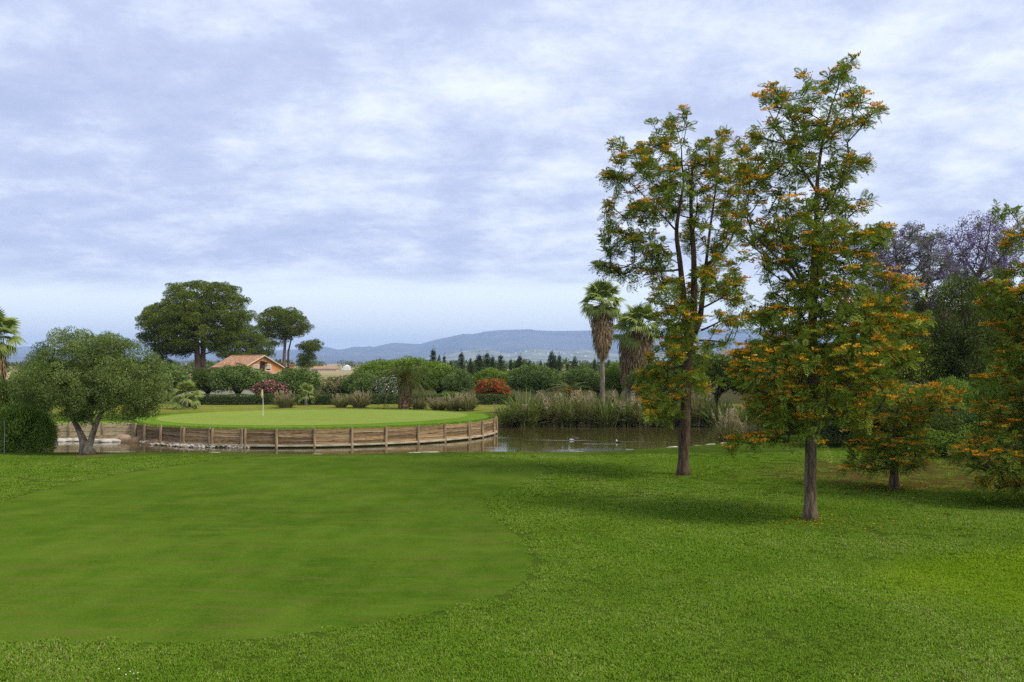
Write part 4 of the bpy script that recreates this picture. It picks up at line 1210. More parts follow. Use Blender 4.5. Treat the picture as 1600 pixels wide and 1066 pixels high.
GT = 'round trees behind the green'
for k, nm_, lb, px, yt, hw, D in [
    ('olive', 'olive_tree', 'grey green tree showing just right of the big forked olive', 262, 566, 40, 114),
    ('dark', 'round_tree', 'dark tree under the big pine, left of the trunked olive by the pale wall', 325, 572, 32, 117),
    ('olive_b', 'olive_tree', 'olive with a visible dark trunk in front of the orange house and pale wall', 372, 563, 42, 110),
    ('olive', 'olive_tree', 'small olive tucked behind the pink oleander below the house gable', 412, 577, 24, 115),
    ('olive_b', 'olive_tree', 'wide olive right of the pink oleander, below the small leaning pine', 464, 569, 43, 110),
    ('olive', 'olive_tree', 'grey olive between the pale pink oleander and the date palm', 563, 577, 30, 107),
    ('bright', 'round_tree', 'bright green tree behind the date palm crown, left one of two', 590, 559, 42, 124),
    ('bright_b', 'round_tree', 'bright green tree rising behind the date palm, right one of two', 640, 556, 48, 122),
    ('bright', 'round_tree', 'light green tree just right of the date palm', 686, 562, 40, 115),
    ('olive_b', 'olive_tree', 'mid green tree left of the red flowering shrub', 716, 571, 28, 113),
    ('bright_b', 'round_tree', 'pale green tree showing above the red flowering shrub', 768, 574, 34, 124),
    ('olive', 'olive_tree', 'broad olive right of the red flowering shrub', 835, 566, 44, 112),
    ('olive_b', 'olive_tree', 'olive between the broad olive and the tall skirted palm', 905, 569, 40, 119),
    ('bright', 'round_tree', 'green tree low between the two skirted palms', 968, 562, 28, 116),
    ('dark', 'round_tree', 'dark tree behind the tall palm foot', 935, 580, 30, 124),
    ('dark', 'round_tree', 'dark tree behind the pond oak trunk, left side', 1030, 562, 46, 100),
    ('dark', 'round_tree', 'dark tree filling the gap between the two tall oaks', 1120, 545, 55, 92),
    ('dark', 'round_tree', 'dark tree behind the left skirts of the tallest oak', 1200, 552, 60, 88),
]: plant(k, nm_, lb, 'tree', px, yt, hw, D, GT)

GS = 'dense shrubs under the trees on the right'
for k, nm_, lb, px, yt, hw, D, cat in [
    ('shrub', 'shrub', 'dark shrub at the left foot of the tallest oak', 1228, 632, 46, 58, 'shrub'),
    ('gshrub', 'shrub', 'grey twiggy shrub behind the lower trunk of the tallest oak', 1310, 628, 50, 50, 'shrub'),
    ('shrub', 'shrub', 'dark shrub between the tallest oak and the small oak', 1350, 600, 50, 52, 'shrub'),
    ('gshrub', 'shrub', 'large grey green shrub behind the small oak', 1432, 590, 56, 49, 'shrub'),
    ('shrub', 'shrub', 'black green shrub just right of the small oak trunk', 1470, 640, 50, 46, 'shrub'),
    ('bshrub', 'shrub', 'mid green leafy shrub left of the right edge oak', 1535, 630, 52, 46, 'shrub'),
    ('shrub', 'shrub', 'dark shrub in the right corner behind the edge oak', 1610, 610, 60, 47, 'shrub'),
    ('dark', 'round_tree', 'dark tree behind the shrubs at the right edge', 1590, 470, 60, 60, 'tree'),
    ('olive', 'round_tree', 'mid green tree between the two jacarandas, behind the ivy clad tree', 1480, 470, 60, 70, 'tree'),
    ('loose', 'shrub', 'olive toned shrub in front of the ivy clad tree, right of the small oak', 1462, 668, 54, 45, 'shrub'),
    ('loose', 'shrub', 'rounded green shrub under the boughs of the right edge oak', 1560, 655, 56, 44, 'shrub'),
    ('loose', 'shrub', 'tall loose shrub behind the right edge oak boughs', 1575, 560, 44, 52, 'shrub'),
    ('dark', 'round_tree', 'dark tree filling the gap behind the right edge oak under the bare jacaranda', 1555, 440, 58, 74, 'tree'),
    ('dark', 'round_tree', 'dark tree low behind the rounder jacaranda', 1440, 455, 52, 72, 'tree'),
    ('grey', 'round_tree', 'greyish tree between the tallest oak and the left jacaranda', 1385, 470, 50, 66, 'tree'),
    ('bright', 'shrub', 'fresh green shrub low beside the ivy clad tree', 1490, 585, 34, 50, 'shrub'),
    ('dark', 'round_tree', 'dark tree hidden behind the heart of the tallest oak', 1320, 520, 62, 64, 'tree'),
]: plant(k, nm_, lb, cat, px, yt, hw, D, GS if cat == 'shrub' else 'trees behind the oaks on the right')

# left edge
plant('loose', 'shrub', 'big rounded green bush at the left edge on the near bank', 'shrub', 38, 624, 42, 50.6)
plant('loose', 'shrub', 'smaller green bush tucked against the right of the big left edge bush', 'shrub', 70, 650, 20, 50.2)
plant('dark', 'round_tree', 'dark tree at the left edge behind the bank bush', 'tree', 12, 574, 52, 57)
plant('olive', 'olive_tree', 'olive showing behind the left side of the big forked olive', 'tree', 45, 560, 34, 62)
# flowering shrubs and the lime one
for k, lb, px, yt, hw, D in [('pink', 'oleander full of deep pink blossom behind the flagstick', 423, 592, 22, 107), ('palepink', 'tall oleander with pale salmon blossom left of the grey olive', 523, 587, 22, 108),
                            ('white', 'shrub covered in white blossom left of the date palm trunk', 606, 588, 19, 106.5), ('red', 'shrub blazing with red blossom behind the clipped hedge', 769, 589, 25, 107.5)]:
    plant(k, 'flowering_shrub', lb, 'shrub', px, yt, hw, D, 'flowering shrubs behind the hedge')
plant('lime', 'shrub', 'low lime green shrub on the hedge line left of the red shrub', 'shrub', 703, 612, 24, 105.6)
for ob in list(PROTO.values()):
    for ch in list(ob.children): bpy.data.objects.remove(ch)
    bpy.data.objects.remove(ob)


# ------------------------------------------------------------------ hedge
def hedge(label, x0, x1, y, h, th):
    root = thing('hedge', label, 'hedge', ((x0 + x1) / 2, y, 0), 'clipped hedges behind the green')
    n_ = int((x1 - x0) * 560); Ps = []; Ns = []
    for k in range(n_):
        f = R.random(); x = R.uniform(x0, x1)
        if f < .5: Ps.append((x, y - th / 2 + R.normal(0, .05), R.uniform(0, h))); Ns.append((0, -1, .3))
        elif f < .62: Ps.append((x, y + th / 2 + R.normal(0, .05), R.uniform(0, h))); Ns.append((0, 1, .3))
        else: Ps.append((x, y + R.uniform(-th / 2, th / 2), h + R.normal(0, .04) + .05 * math.sin(x * 1.7))); Ns.append((0, 0, 1))
    Ps = np.array(Ps) + np.array([0, 0, gz((x0 + x1) / 2, y)]); Ns = np.array(Ns, float)
    V, Q, t = leaf_quads(Ps, Ns + rand_dirs(n_), Ns + rand_dirs(n_) * .7, R.uniform(.09, .16, n_), .07, R.uniform(0, 1, n_))
    link('leaves', mesh_np('leaves', V - np.array(root.location), Q, None, M['hedge'], t), root)
    mb = MB(); mb.box((0, 0, h * .46), ((x1 - x0) / 2 - .1, th / 2 - .1, h * .42)); link('twigs', mb.me('twigs', M['barkD']), root)


hedge('clipped dark hedge left of the first pampas clump, before the pale wall', W(296, 600, 104.4)[0], W(432, 600, 104.4)[0], 104.4, .98, .9)
hedge('clipped dark hedge between the small pampas clump and the date palm', W(446, 600, 104.4)[0], W(632, 600, 104.4)[0], 104.4, .98, .9)
hedge('clipped dark hedge in front of the red flowering shrub', W(640, 600, 104.4)[0], W(806, 600, 104.4)[0], 104.4, .95, .9)

# ------------------------------------------------------------------ pines
def pine(label, D, polys, trunk_l, zb, name='stone_pine', sp_=1.12, lr=(.55, 1.2), tips_n=60, seed=1, gaps=12):
    px, py = trunk_l[0][0][:2]; b0 = W(px, py, D); b0 = np.array([b0[0], D, zb])
    root = thing(name, label, 'tree', b0, 'umbrella pines by the house')
    lum = []
    for pg, dp in polys:
        for p_ in fill_poly(pg, D, sp_, dp, 500, 9000, gaps=gaps, gr=(.5, 1.3)): lum.append((*p_, R.uniform(*lr), .58))
    V, Q, t = lump_leaves(lum, 330, .36, .10, .55, .45, .25, .6)
    link('crown', mesh_np('crown', V - b0, Q, None, M['pine'], t), root)
    ms = []
    for tl in trunk_l:
        q = PL(D, *tl); ms.append(q)
    ms[0] = [(b0[0], b0[1], zb, ms[0][0][3])] + ms[0]
    tips = np.array([l_[:3] for l_ in lum]); tips = tips[R.permutation(len(tips))[:tips_n]]
    A, par, rad, nm, ends = grow(ms, tips, .8, .05, 2.2)
    limbs(root, ms, b0, M['barkP'], 9, .04, False)
    V, Q = branch_mesh(A, par, rad, nm); tag(link('branches', mesh_np('branches', V - b0, Q, None, M['barkP']), root), kind='stuff')


pine('biggest umbrella pine, broad dark crown left of the orange house', 178,
     [([(221, 516), (226, 490), (236, 480), (250, 482), (262, 466), (268, 448), (290, 445), (306, 440), (322, 447), (340, 443), (354, 446), (372, 456), (381, 470), (377, 482), (384, 492), (378, 508), (374, 530), (356, 545), (345, 552), (322, 540), (304, 546), (288, 552), (270, 566), (248, 566), (244, 552), (226, 534)], .85)],
     [[(309, 575, 0, .55), (308, 545, 0, .5), (305, 515, 0, .38), (300, 475, 0, .15)], [(316, 575, .5, .5), (316, 540, .5, .45), (318, 510, .5, .35), (330, 470, .6, .12)]], 0, tips_n=110)
pine('dark umbrella pine directly behind the roof ridge of the orange house', 240,
     [([(342, 545), (362, 515), (376, 492), (390, 487), (402, 494), (408, 512), (424, 530), (426, 556), (395, 560), (370, 555), (345, 560)], .8)],
     [[(395, 575, 0, .4), (392, 550, 0, .35), (388, 510, 0, .12)]], 0, sp_=1.6, lr=(.9, 1.4))
pine('tall slim umbrella pine with a bare pale trunk right of the house', 212,
     [([(406, 505), (412, 492), (430, 483), (452, 483), (472, 495), (483, 512), (474, 525), (462, 522), (448, 532), (432, 532), (418, 525)], .8), ([(425, 540), (436, 530), (446, 545), (436, 552)], .6)],
     [[(443, 580, 0, .36), (444, 555, 0, .32), (446, 530, 0, .25), (448, 500, 0, .1)], [(449, 580, .8, .22), (449, 550, .8, .2), (455, 525, .8, .1)]], 0, sp_=1.3, lr=(.7, 1.2), gaps=6)
pine('small leaning pine with layered boughs at the right end of the pine group', 212,
     [([(468, 542), (480, 534), (498, 534), (503, 543), (490, 550), (472, 549)], .8), ([(466, 558), (480, 552), (492, 556), (488, 572), (476, 574), (466, 568)], .7)],
     [[(470, 585, 0, .25), (474, 565, 0, .2), (484, 545, 0, .08)]], 0, sp_=.95, lr=(.6, 1.0), gaps=0)

# ------------------------------------------------------------------ house
HD = 200.0
gp_ = W(410, 572, HD); ha = math.radians(-50)
house = thing('house', 'orange rendered house with a clay tiled gable roof among the pines', 'house', (0, 0, 0))
WID, LEN, EAVE, RID = 7.6, 15.0, 3.75, 5.85
ca, sa = math.cos(ha), math.sin(ha)
apex = W(412, 556, HD)
cx_, cy_ = apex[0] - ca * LEN / 2, HD - sa * LEN / 2
house.location = (cx_, cy_, 0); house.rotation_euler = (0, 0, ha)
h2, l2 = WID / 2, LEN / 2
link('wall', mesh_np('wall', [(-l2, -h2, -.3), (l2, -h2, -.3), (l2, h2, -.3), (-l2, h2, -.3), (-l2, -h2, EAVE), (l2, -h2, EAVE), (l2, h2, EAVE), (-l2, h2, EAVE), (-l2, 0, RID - .12), (l2, 0, RID - .12)],
                      [(0, 1, 5, 4), (2, 3, 7, 6), (4, 5, 9, 8), (6, 7, 8, 9)], [(5, 6, 9), (7, 4, 8)], M['orange']), house)
wl = mesh_np('gable_wall', [(l2 + .003, -h2, -.3), (l2 + .003, h2, -.3), (l2 + .003, h2, EAVE), (l2 + .003, -h2, EAVE)], [(0, 1, 2, 3)], None, M['orange'])
link('gable_wall', wl, house)
roof = MB(); ov = .55; sl = (RID - EAVE) / h2
for sg in (-1, 1):
    roof.add([(-l2 - .4, 0, RID), (l2 + .4, 0, RID), (l2 + .4, sg * (h2 + ov), EAVE - ov * sl), (-l2 - .4, sg * (h2 + ov), EAVE - ov * sl),
              (-l2 - .4, 0, RID - .1), (l2 + .4, 0, RID - .1), (l2 + .4, sg * (h2 + ov), EAVE - ov * sl - .1), (-l2 - .4, sg * (h2 + ov), EAVE - ov * sl - .1)],
             [(0, 1, 2, 3), (7, 6, 5, 4), (2, 6, 7, 3), (1, 5, 6, 2), (0, 3, 7, 4)])
rf = link('roof', roof.me('roof', M['tile']), house)
tl = MB(); x = -l2 - .35; rg = np.random.default_rng(5)
while x < l2 + .4:
    for sg in (-1, 1):
        for j in range(9):
            a0, a1 = j / 9, (j + 1.08) / 9
            y0, y1 = sg * (h2 + ov) * a0, sg * (h2 + ov) * a1
            z0, z1 = RID + .02 - abs(y0) * sl, RID + .05 - abs(y1) * sl
            xx = x + rg.normal(0, .015)
            tl.add([(xx - .11, y0, z0), (xx, y0, z0 + .10), (xx + .11, y0, z0), (xx - .12, y1, z1), (xx, y1, z1 + .11), (xx + .12, y1, z1)], [(0, 1, 4, 3), (1, 2, 5, 4)])
    x += .27
tag(link('roof_tiles', tl.me('roof_tiles', M['tile']), house), kind='stuff')
mb = MB(); mb.tube([(-l2 - .4, 0, RID + .06), (l2 + .42, 0, RID + .06)], [.14, .14], 8); link('ridge_tiles', mb.me('ridge_tiles', M['tile']), house)
mb = MB()
for sg in (-1, 1):
    mb.tube([(l2 + .42, 0, RID - .02), (l2 + .42, sg * (h2 + ov), EAVE - ov * sl - .02)], [.12, .12], 4)
link('verge', mb.me('verge', M['trim']), house)
for yq in (-1.6, 1.0):
    mb = MB(); mb.box((l2 + .03, yq, 3.45), (.05, .62, .62)); wf = link('window', mb.me('window', M['whitep']), house)
    mb = MB(); mb.box((l2 + .07, yq, 3.45), (.03, .50, .50)); link('pane', mb.me('pane', M['glass']), wf)
    mb = MB(); mb.box((l2 + .10, yq, 3.55), (.02, .48, .34)); link('blind', mb.me('blind', M['render']), wf)
mb = MB(); mb.box((l2 + .25, -.35, 3.6), (.25, .35, 1.2)); link('pillar', mb.me('pillar', M['dkbrown']), house)
mb = MB(); mb.box((l2 + .5, .2, 4.55), (.45, .7, .06)); link('canopy', mb.me('canopy', M['dkbrown']), house)
mb = MB(); Vp = [(l2, -h2, 2.9), (l2, h2 + 1, 2.9), (l2 + 1.6, h2 + 1, 2.3), (l2 + 1.6, -h2, 2.3)]
mb.add(Vp + [(a, b_, c - .12) for a, b_, c in Vp], [(0, 3, 2, 1), (4, 5, 6, 7), (0, 4, 7, 3), (2, 3, 7, 6), (1, 2, 6, 5)]); link('porch_roof', mb.me('porch_roof', M['tile']), house)
for xq in (-5, -1.5, 2, 5):
    mb = MB(); mb.box((xq, -h2 - .02, 1.6), (.62, .04, .77)); wf = link('window', mb.me('window', M['whitep']), house)
    mb = MB(); mb.box((xq, -h2 - .06, 1.6), (.55, .02, .7)); link('pane', mb.me('pane', M['glass']), wf)
c = W(457, 569, 206)
ch = thing('chimney', 'squat orange chimney stack showing above the wide olive', 'chimney', (c[0], 206, 0))
mb = MB(); mb.box((0, 0, 1.9), (.42, .42, 2.0)); link('stack', mb.me('stack', M['orange']), ch)
mb = MB(); mb.box((0, 0, 4.02), (.55, .55, .1)); link('cap', mb.me('cap', M['tile']), ch)
gw = thing('garden_wall', 'low pale rendered garden wall behind the trunked olive', 'wall', (W(360, 600, 126)[0], 126, 0))
mb = MB(); mb.box((0, 0, .45), (6.8, .12, .62)); link('wall', mb.me('wall', M['render']), gw)
mb = MB(); mb.box((0, 0, 1.11), (6.85, .17, .04)); link('coping', mb.me('coping', M['render']), gw)
# small patch of the orange outbuilding
ob = thing('outbuilding', 'low orange wall of an outbuilding glimpsed between two olives', 'building', (W(400, 606, 130)[0], 130, 0))
mb = MB(); mb.box((0, 0, .75), (1.1, 1.0, .85)); link('wall', mb.me('wall', M['orange']), ob)
mb = MB(); mb.box((0, 0, 1.66), (1.25, 1.15, .06)); link('roof', mb.me('roof', M['tile']), ob)
# white farmhouse far off
p = W(542, 574, 640)
fh = thing('farmhouse', 'tiny white farmhouse with a domed roof on the far tan field', 'house', (p[0], 640, 0))
mb = MB(); mb.box((0, 0, .9), (2.0, 2.0, 1.6)); mb.box((-1.9, -.2, .5), (1.2, 1.6, .9)); link('wall', mb.me('wall', M['whitep']), fh)
mb = MB(); mb.tube([(0, 0, 2.4), (0, 0, 3.0), (0, 0, 3.4)], [1.9, 1.3, .1], 12); link('dome', mb.me('dome', M['whitep'], True), fh)
p = W(508, 574, 560)
fb = thing('barn', 'low brown roofed barn on the far field right of the pines', 'barn', (p[0], 560, 0))
mb = MB(); mb.box((0, 0, .6), (7, 4, .7)); link('wall', mb.me('wall', M['render']), fb)
link('roof', mesh_np('roof', [(-7.4, -4.4, 1.3), (7.4, -4.4, 1.3), (7.4, 4.4, 1.3), (-7.4, 4.4, 1.3), (-7, 0, 2.6), (7, 0, 2.6)], [(0, 1, 5, 4), (2, 3, 4, 5)], [(1, 2, 5), (3, 0, 4)], M['tile']), fb)

# ------------------------------------------------------------------ conifers on the skyline
def conifer_proto(kind, seed):
    rg = np.random.default_rng(seed); lum = []
    if kind == 'cypress':
        for i in range(16):
            t = i / 15; r_ = .14 * math.sin(math.pi * min(1, .18 + t * .8)) ** .8 + .02
            lum.append((rg.normal(0, .02), rg.normal(0, .02), t * .92 + .05, r_, 1.6))
        V, Q, t = lump_leaves(lum, 9000, .055, .018, 1.2, .9, .2, .6)
    else:
        for i in range(9):
            t = (i + .5) / 9; rr_ = (.26 if kind == 'spruce' else .33) * (1 - t) ** .75 + .03
            for k in range(7):
                a = k * .9 + i * 1.7 + rg.normal(0, .2); q = rr_ * rg.uniform(.4, 1.3)
                for f in (.35, .7, 1.0):
                    lum.append((q * f * math.cos(a), q * f * math.sin(a), .06 + t * .90 - .05 * f + rg.normal(0, .012), .05 * (1.15 - f * .55), .6))
        lum.append((0, 0, .98, .03, 1.6))
        V, Q, t = lump_leaves(lum, 6000, .06, .016, -.1, .8, .2, .6)
    root = link('prototype', None)
    link('crown', mesh_np('crown', V, Q, None, M['conif'], t), root)
    mb = MB(); mb.tube([(0, 0, -.05), (0, 0, .5), (0, 0, .97)], [.02, .014, .003], 6); link('trunk', mb.me('trunk', M['barkD']), root)
    return root


cpr = {k: conifer_proto(k, i) for i, k in enumerate(('cypress', 'spruce', 'fir'))}
GCN = 'dark conifers on the skyline'
for k, px, yt, hs, lb in [('spruce', 677, 544, 1.0, 'dark spruce, leftmost of the skyline conifers'), ('cypress', 686, 556, .8, 'slim cypress close right of the leftmost spruce'), ('fir', 694, 554, .75, 'leaning dark fir second spruce from the left of the skyline row'),
                          ('cypress', 704, 565, .8, 'short cypress tip left of the broad lone fir'), ('fir', 721, 549, 1.0, 'broad lone dark fir left of the skyline clump'), ('cypress', 735, 561, 1.0, 'thin cypress between the lone fir and the clump'),
                          ('fir', 749, 552, 1.35, 'wide dark fir at the left of the skyline clump'), ('fir', 761, 550, 1.3, 'tallest rounded conifer of the skyline clump'), ('spruce', 770, 555, .9, 'narrow spruce inside the skyline clump'), ('fir', 782, 553, 1.25, 'ragged fir at the right of the skyline clump'),
                          ('spruce', 797, 559, .7, 'bent thin conifer right of the skyline clump'), ('cypress', 804, 556, .9, 'slim cypress right of the bent conifer'), ('fir', 813, 555, .9, 'small fir right of the slim cypress'), ('cypress', 827, 564, .8, 'short cypress above the broad olive, left one'),
                          ('cypress', 845, 564, .8, 'short cypress above the broad olive, right one'), ('cypress', 862, 550, 1.2, 'tall cypress of the close pair right of centre'), ('cypress', 866.5, 556, 1.1, 'lower cypress of the close pair right of centre'), ('fir', 874, 553, .85, 'fir standing right of the cypress pair'),
                          ('cypress', 898, 558, 1.1, 'lone cypress left of the tall skirted palm'), ('spruce', 887, 566, .8, 'small spruce left of the lone cypress'), ('fir', 929, 559, .8, 'fir just left of the tall palm trunk'), ('fir', 951, 560, .8, 'fir just right of the tall palm trunk')]:
    D = random.uniform(172, 205); top = W(px, yt, D); h = top[2]
    s_ = h * (1.0 if k != 'cypress' else .85) * hs * .75
    o = copy_tree(cpr[k], (top[0], D, 0), random.uniform(0, 6), (s_, s_, h), lb, GCN); o.name = {'cypress': 'cypress_tree', 'spruce': 'spruce_tree', 'fir': 'fir_tree'}[k]; o['category'] = 'tree'
    if 'bent' in lb: o.rotation_euler[1] = .18
for px, yt, lb in [(1559, 418, 'slim cypress column under the right jacaranda, lower of two'), (1568, 404, 'slim cypress column under the right jacaranda, taller of two')]:
    D = 78; top = W(px, yt, D); h = top[2]
    o = copy_tree(cpr['cypress'], (top[0], D, 0), 1, (h * .42, h * .42, h), lb, 'cypresses on the right'); o.name = 'cypress_tree'; o['category'] = 'tree'
for r_ in cpr.values():
    for c_ in list(r_.children): bpy.data.objects.remove(c_)
    bpy.data.objects.remove(r_)
# far woods line: reads as one mass
lum = []
for k in range(420):
    x = R.uniform(-700, 560); D = R.uniform(760, 1050)
    lum.append((x, D, R.uniform(.8, 3.6), R.uniform(2.6, 5.0), .8))
for k in range(260):
    px = R.uniform(-60, 1500); D = R.uniform(260, 420)
    if 470 < px < 575: continue
    p = W(px, 566, D); lum.append((p[0], D, R.uniform(.6, 3.0), R.uniform(1.8, 2.8), .9))
V, Q, t = lump_leaves(lum, 16, 1.1, .5, .3, .4, .2, .6)
tag(link('woods', mesh_np('woods', V, Q, None, M['dark'], t)), kind='stuff')

# ------------------------------------------------------------------ palms
def fan_frond(L=1.0, fan=.8, seg=15, droop=.25, spread=2.5):
    mb = MB()
    mb.tube([(0, 0, 0), (L * .5, 0, .04), (L, 0, -.02)], [.025, .018, .012], 4, .3)
    for k in range(seg):
        a = (k / (seg - 1) - .5) * spread; ca_, sa_ = math.cos(a), math.sin(a)
        r1, r2 = fan * .55, fan * (1 - .25 * abs(a) / spread * 2)
        wv = fan * .55 * spread / seg * .62
        z1, z2 = -.03 - .02 * (k % 2), -droop * fan * R.uniform(.6, 1.4)
        nx_, ny_ = -sa_, ca_
        mb.add([(L, 0, 0), (L + r1 * ca_ - nx_ * wv, r1 * sa_ - ny_ * wv, z1), (L + r1 * ca_, r1 * sa_, z1 + .05), (L + r1 * ca_ + nx_ * wv, r1 * sa_ + ny_ * wv, z1), (L + r2 * ca_, r2 * sa_, z2)],
               [(0, 1, 2, 0 + 0)][:0], [(0, 1, 2), (0, 2, 3), (1, 4, 2), (2, 4, 3)], tint=np.array([.35, .5, .6, .5, .85]) + R.normal(0, .08))
    return mb.me('frond', M['palm'])


FAN = [fan_frond(1.0, .85), fan_frond(.9, .95, droop=.4), fan_frond(.8, .9, droop=.6)]


def fan_palm(label, px, ytop, D, n_f, fsc, trunk_r, skirt=None, bulge=None, group='skirted fan palms', lean=0.0):
    top = W(px, ytop, D); zb = gz(top[0], D); b0 = np.array([top[0], D, zb]); zt = top[2] - zb - 1.0 * fsc
    root = thing('fan_palm', label, 'palm', b0, group)
    mb = MB(); zs = np.linspace(-.2, zt, 26); rs = trunk_r * (1 + .5 * np.exp(-(zs + .2) / .5)) * (1 + .04 * np.sin(zs * 9))
    mb.tube([(lean * (q / zt - 1), .0, q) for q in zs], rs, 10); link('trunk', mb.me('trunk', M['barkW'], True), root)
    for i in range(n_f):
        f = i / n_f; el = math.radians(86 - 122 * f ** 1.2) + R.normal(0, .1); az = i * 2.39996 + R.normal(0, .2)
        o = link('frond', FAN[min(2, int(f * 3))], root); o.location = (0, 0, zt - .25 * f)
        o.rotation_euler = (R.normal(0, .3), -el, az); s_ = fsc * R.uniform(.85, 1.1); o.scale = (s_, s_, s_)
    if skirt:
        z0, r_top, r_bot = skirt       # skirt hangs from the crown down to z0
        n_ = 1500; t = R.random(n_); zq = zt - .2 - t * (zt - .2 - z0); a = R.uniform(0, 6.283, n_)
        prof = np.interp(t, [0, .15, .5, .8, 1], [r_top * .8, r_top, r_top * .92, (r_top + r_bot) / 2, r_bot])
        rr_ = prof * R.uniform(.72, 1.08, n_)
        P_ = np.stack([rr_ * np.cos(a), rr_ * np.sin(a), zq], 1)
        D_ = np.stack([np.cos(a) * .05, np.sin(a) * .05, -np.ones(n_)], 1) + R.normal(0, .10, (n_, 3))
        V, Q, tt = leaf_quads(P_, D_, np.stack([np.cos(a), np.sin(a), 0 * a], 1) + R.normal(0, .3, (n_, 3)), R.uniform(.5, 1.0, n_), R.uniform(.07, .16, n_), np.clip(R.normal(.5, .22, n_) - .35 * (t < .3) * R.random(n_), 0, 1))
        tag(link('dead_fronds', mesh_np('dead_fronds', V, Q, None, M['dead'], tt), root), kind='stuff')
        mb = MB(); mb.tube([(0, 0, z0 + .2), (0, 0, z0 + (zt - z0) * .4), (0, 0, zt - .3)], [r_bot * .75, r_top * .7, r_top * .6], 10); link('thatch_core', mb.me('thatch_core', M['dead'], True), root)
    return root


fan_palm('tall thin fan palm with a long brown skirt standing above the reeds', 941, 452, 105, 46, 1.45, .26, (5.3, 1.15, .36))
fan_palm('stout fan palm with a brown skirt, left of the close pair behind the pond', 984, 500, 112, 30, 1.5, .5, (2.3, 1.15, .85), group='skirted fan palms')
fan_palm('stout fan palm with a pale skirt, right of the close pair behind the pond', 1001, 488, 108, 36, 1.7, .5, (3.2, 1.35, .95), group='skirted fan palms')
fan_palm('skirted fan palm half hidden behind the pond oak trunk', 1064, 515, 100, 26, 1.3, .4, (2.5, 1.0, .6), group='skirted fan palms')
fan_palm('skirted fan palm glimpsed through the left side of the tallest oak', 1207, 500, 88, 26, 1.2, .35, (3.6, .8, .5), group='skirted fan palms')
fan_palm('fan palm cut off by the left edge with a short pale skirt', -12, 500, 78, 44, 1.35, .35, (2.6, 1.0, .7), group='skirted fan palms')
fan_palm('low bushy fan palm on the lawn behind the left of the green', 290, 606, 94, 34, 1.05, .22, group=None)
fan_palm('very low fan palm in front of the wide olive by the hedge', 478, 606, 103, 18, .7, .15, group=None)


def date_frond(L=2.6, arch=1.0, pairs=20):
    mb = MB(); t = np.linspace(0, 1, 9); Pq = np.stack([L * t * (1 - .12 * arch * t), 0 * t, .55 * L * t * (1 - t) * 1.3 - arch * .55 * L * t ** 2.2], 1)
    mb.tube(Pq, .03 * (1 - .8 * t), 4, .8)
    for k in range(pairs):
        q = .12 + .88 * (k + .5) / pairs; c = np.array([np.interp(q, t, Pq[:, i]) for i in range(3)])
        fw = np.array([np.interp(min(1, q + .05), t, Pq[:, i]) for i in range(3)]) - c; fw /= np.linalg.norm(fw) + 1e-9
        ll = .42 * math.sin(math.pi * (.15 + .75 * q)) + .08
        for s_ in (-1, 1):
            d = fw * .6 + np.array([0, s_ * .8, -.25])
            V, Q, tt = leaf_quads(c[None], d[None], np.array([[0, 0, 1.0]]), np.array([ll]), .06, np.array([R.uniform(.2, .9)])); mb.add(V, Q, None, tt)
    return mb.me('frond', M['phx'])


DF = [date_frond(2.6, .7), date_frond(2.9, 1.0), date_frond(2.7, 1.35)]


def date_palm(label, px, ybase, ztop, D, n_f, sc, tr):
    b0 = W(px, ybase, D); b0 = np.array([b0[0], D, gz(b0[0], D)])
    root = thing('date_palm', label, 'palm', b0)
    mb = MB(); zs = np.linspace(-.2, ztop, 16)
    mb.tube([(0, 0, q) for q in zs], tr * (1 + .10 * np.sin(zs * 3)) * np.where(np.arange(16) % 2, 1.05, .95), 11); link('trunk', mb.me('trunk', M['barkX']), root)
    n_ = 500; a = R.uniform(0, 6.28, n_); zq = R.uniform(0, ztop + .3, n_)
    P_ = np.stack([tr * np.cos(a), tr * np.sin(a), zq], 1); D_ = np.stack([np.cos(a), np.sin(a), .9 + 0 * a], 1)
    V, Q, tt = leaf_quads(P_, D_, np.stack([np.cos(a), np.sin(a), -.5 + 0 * a], 1), R.uniform(.12, .28, n_), .12, R.uniform(0, 1, n_)); tag(link('frond_stubs', mesh_np('frond_stubs', V, Q, None, M['barkX'], tt), root), kind='stuff')
    for i in range(n_f):
        f = i / n_f; el = math.radians(62 - 85 * f); az = i * 2.39996
        o = link('frond', DF[min(2, int(f * 3))], root); o.location = (0, 0, ztop); o.rotation_euler = (R.normal(0, .15), -el, az); s_ = sc * R.uniform(.85, 1.1); o.scale = (s_, s_, s_)
    n_ = 60; a = R.uniform(0, 6.28, n_); P_ = np.stack([.25 * np.cos(a), .25 * np.sin(a), ztop + R.uniform(.1, .7, n_)], 1)
    V, Q, tt = leaf_quads(P_, np.stack([np.cos(a), np.sin(a), .6 + 0 * a], 1), rand_dirs(n_), .5, .09, R.uniform(0, 1, n_)); link('fruit_stalks', mesh_np('fruit_stalks', V, Q, None, M['oak_fl'], tt), root)


date_palm('squat date palm with arching fronds and a rusty trunk behind the green', 632, 640, 2.35, 94, 50, 1.18, .50)
date_palm('stemless dark date palm with spiky fronds behind the reeds', 893, 630, .9, 104, 30, 1.0, .3)

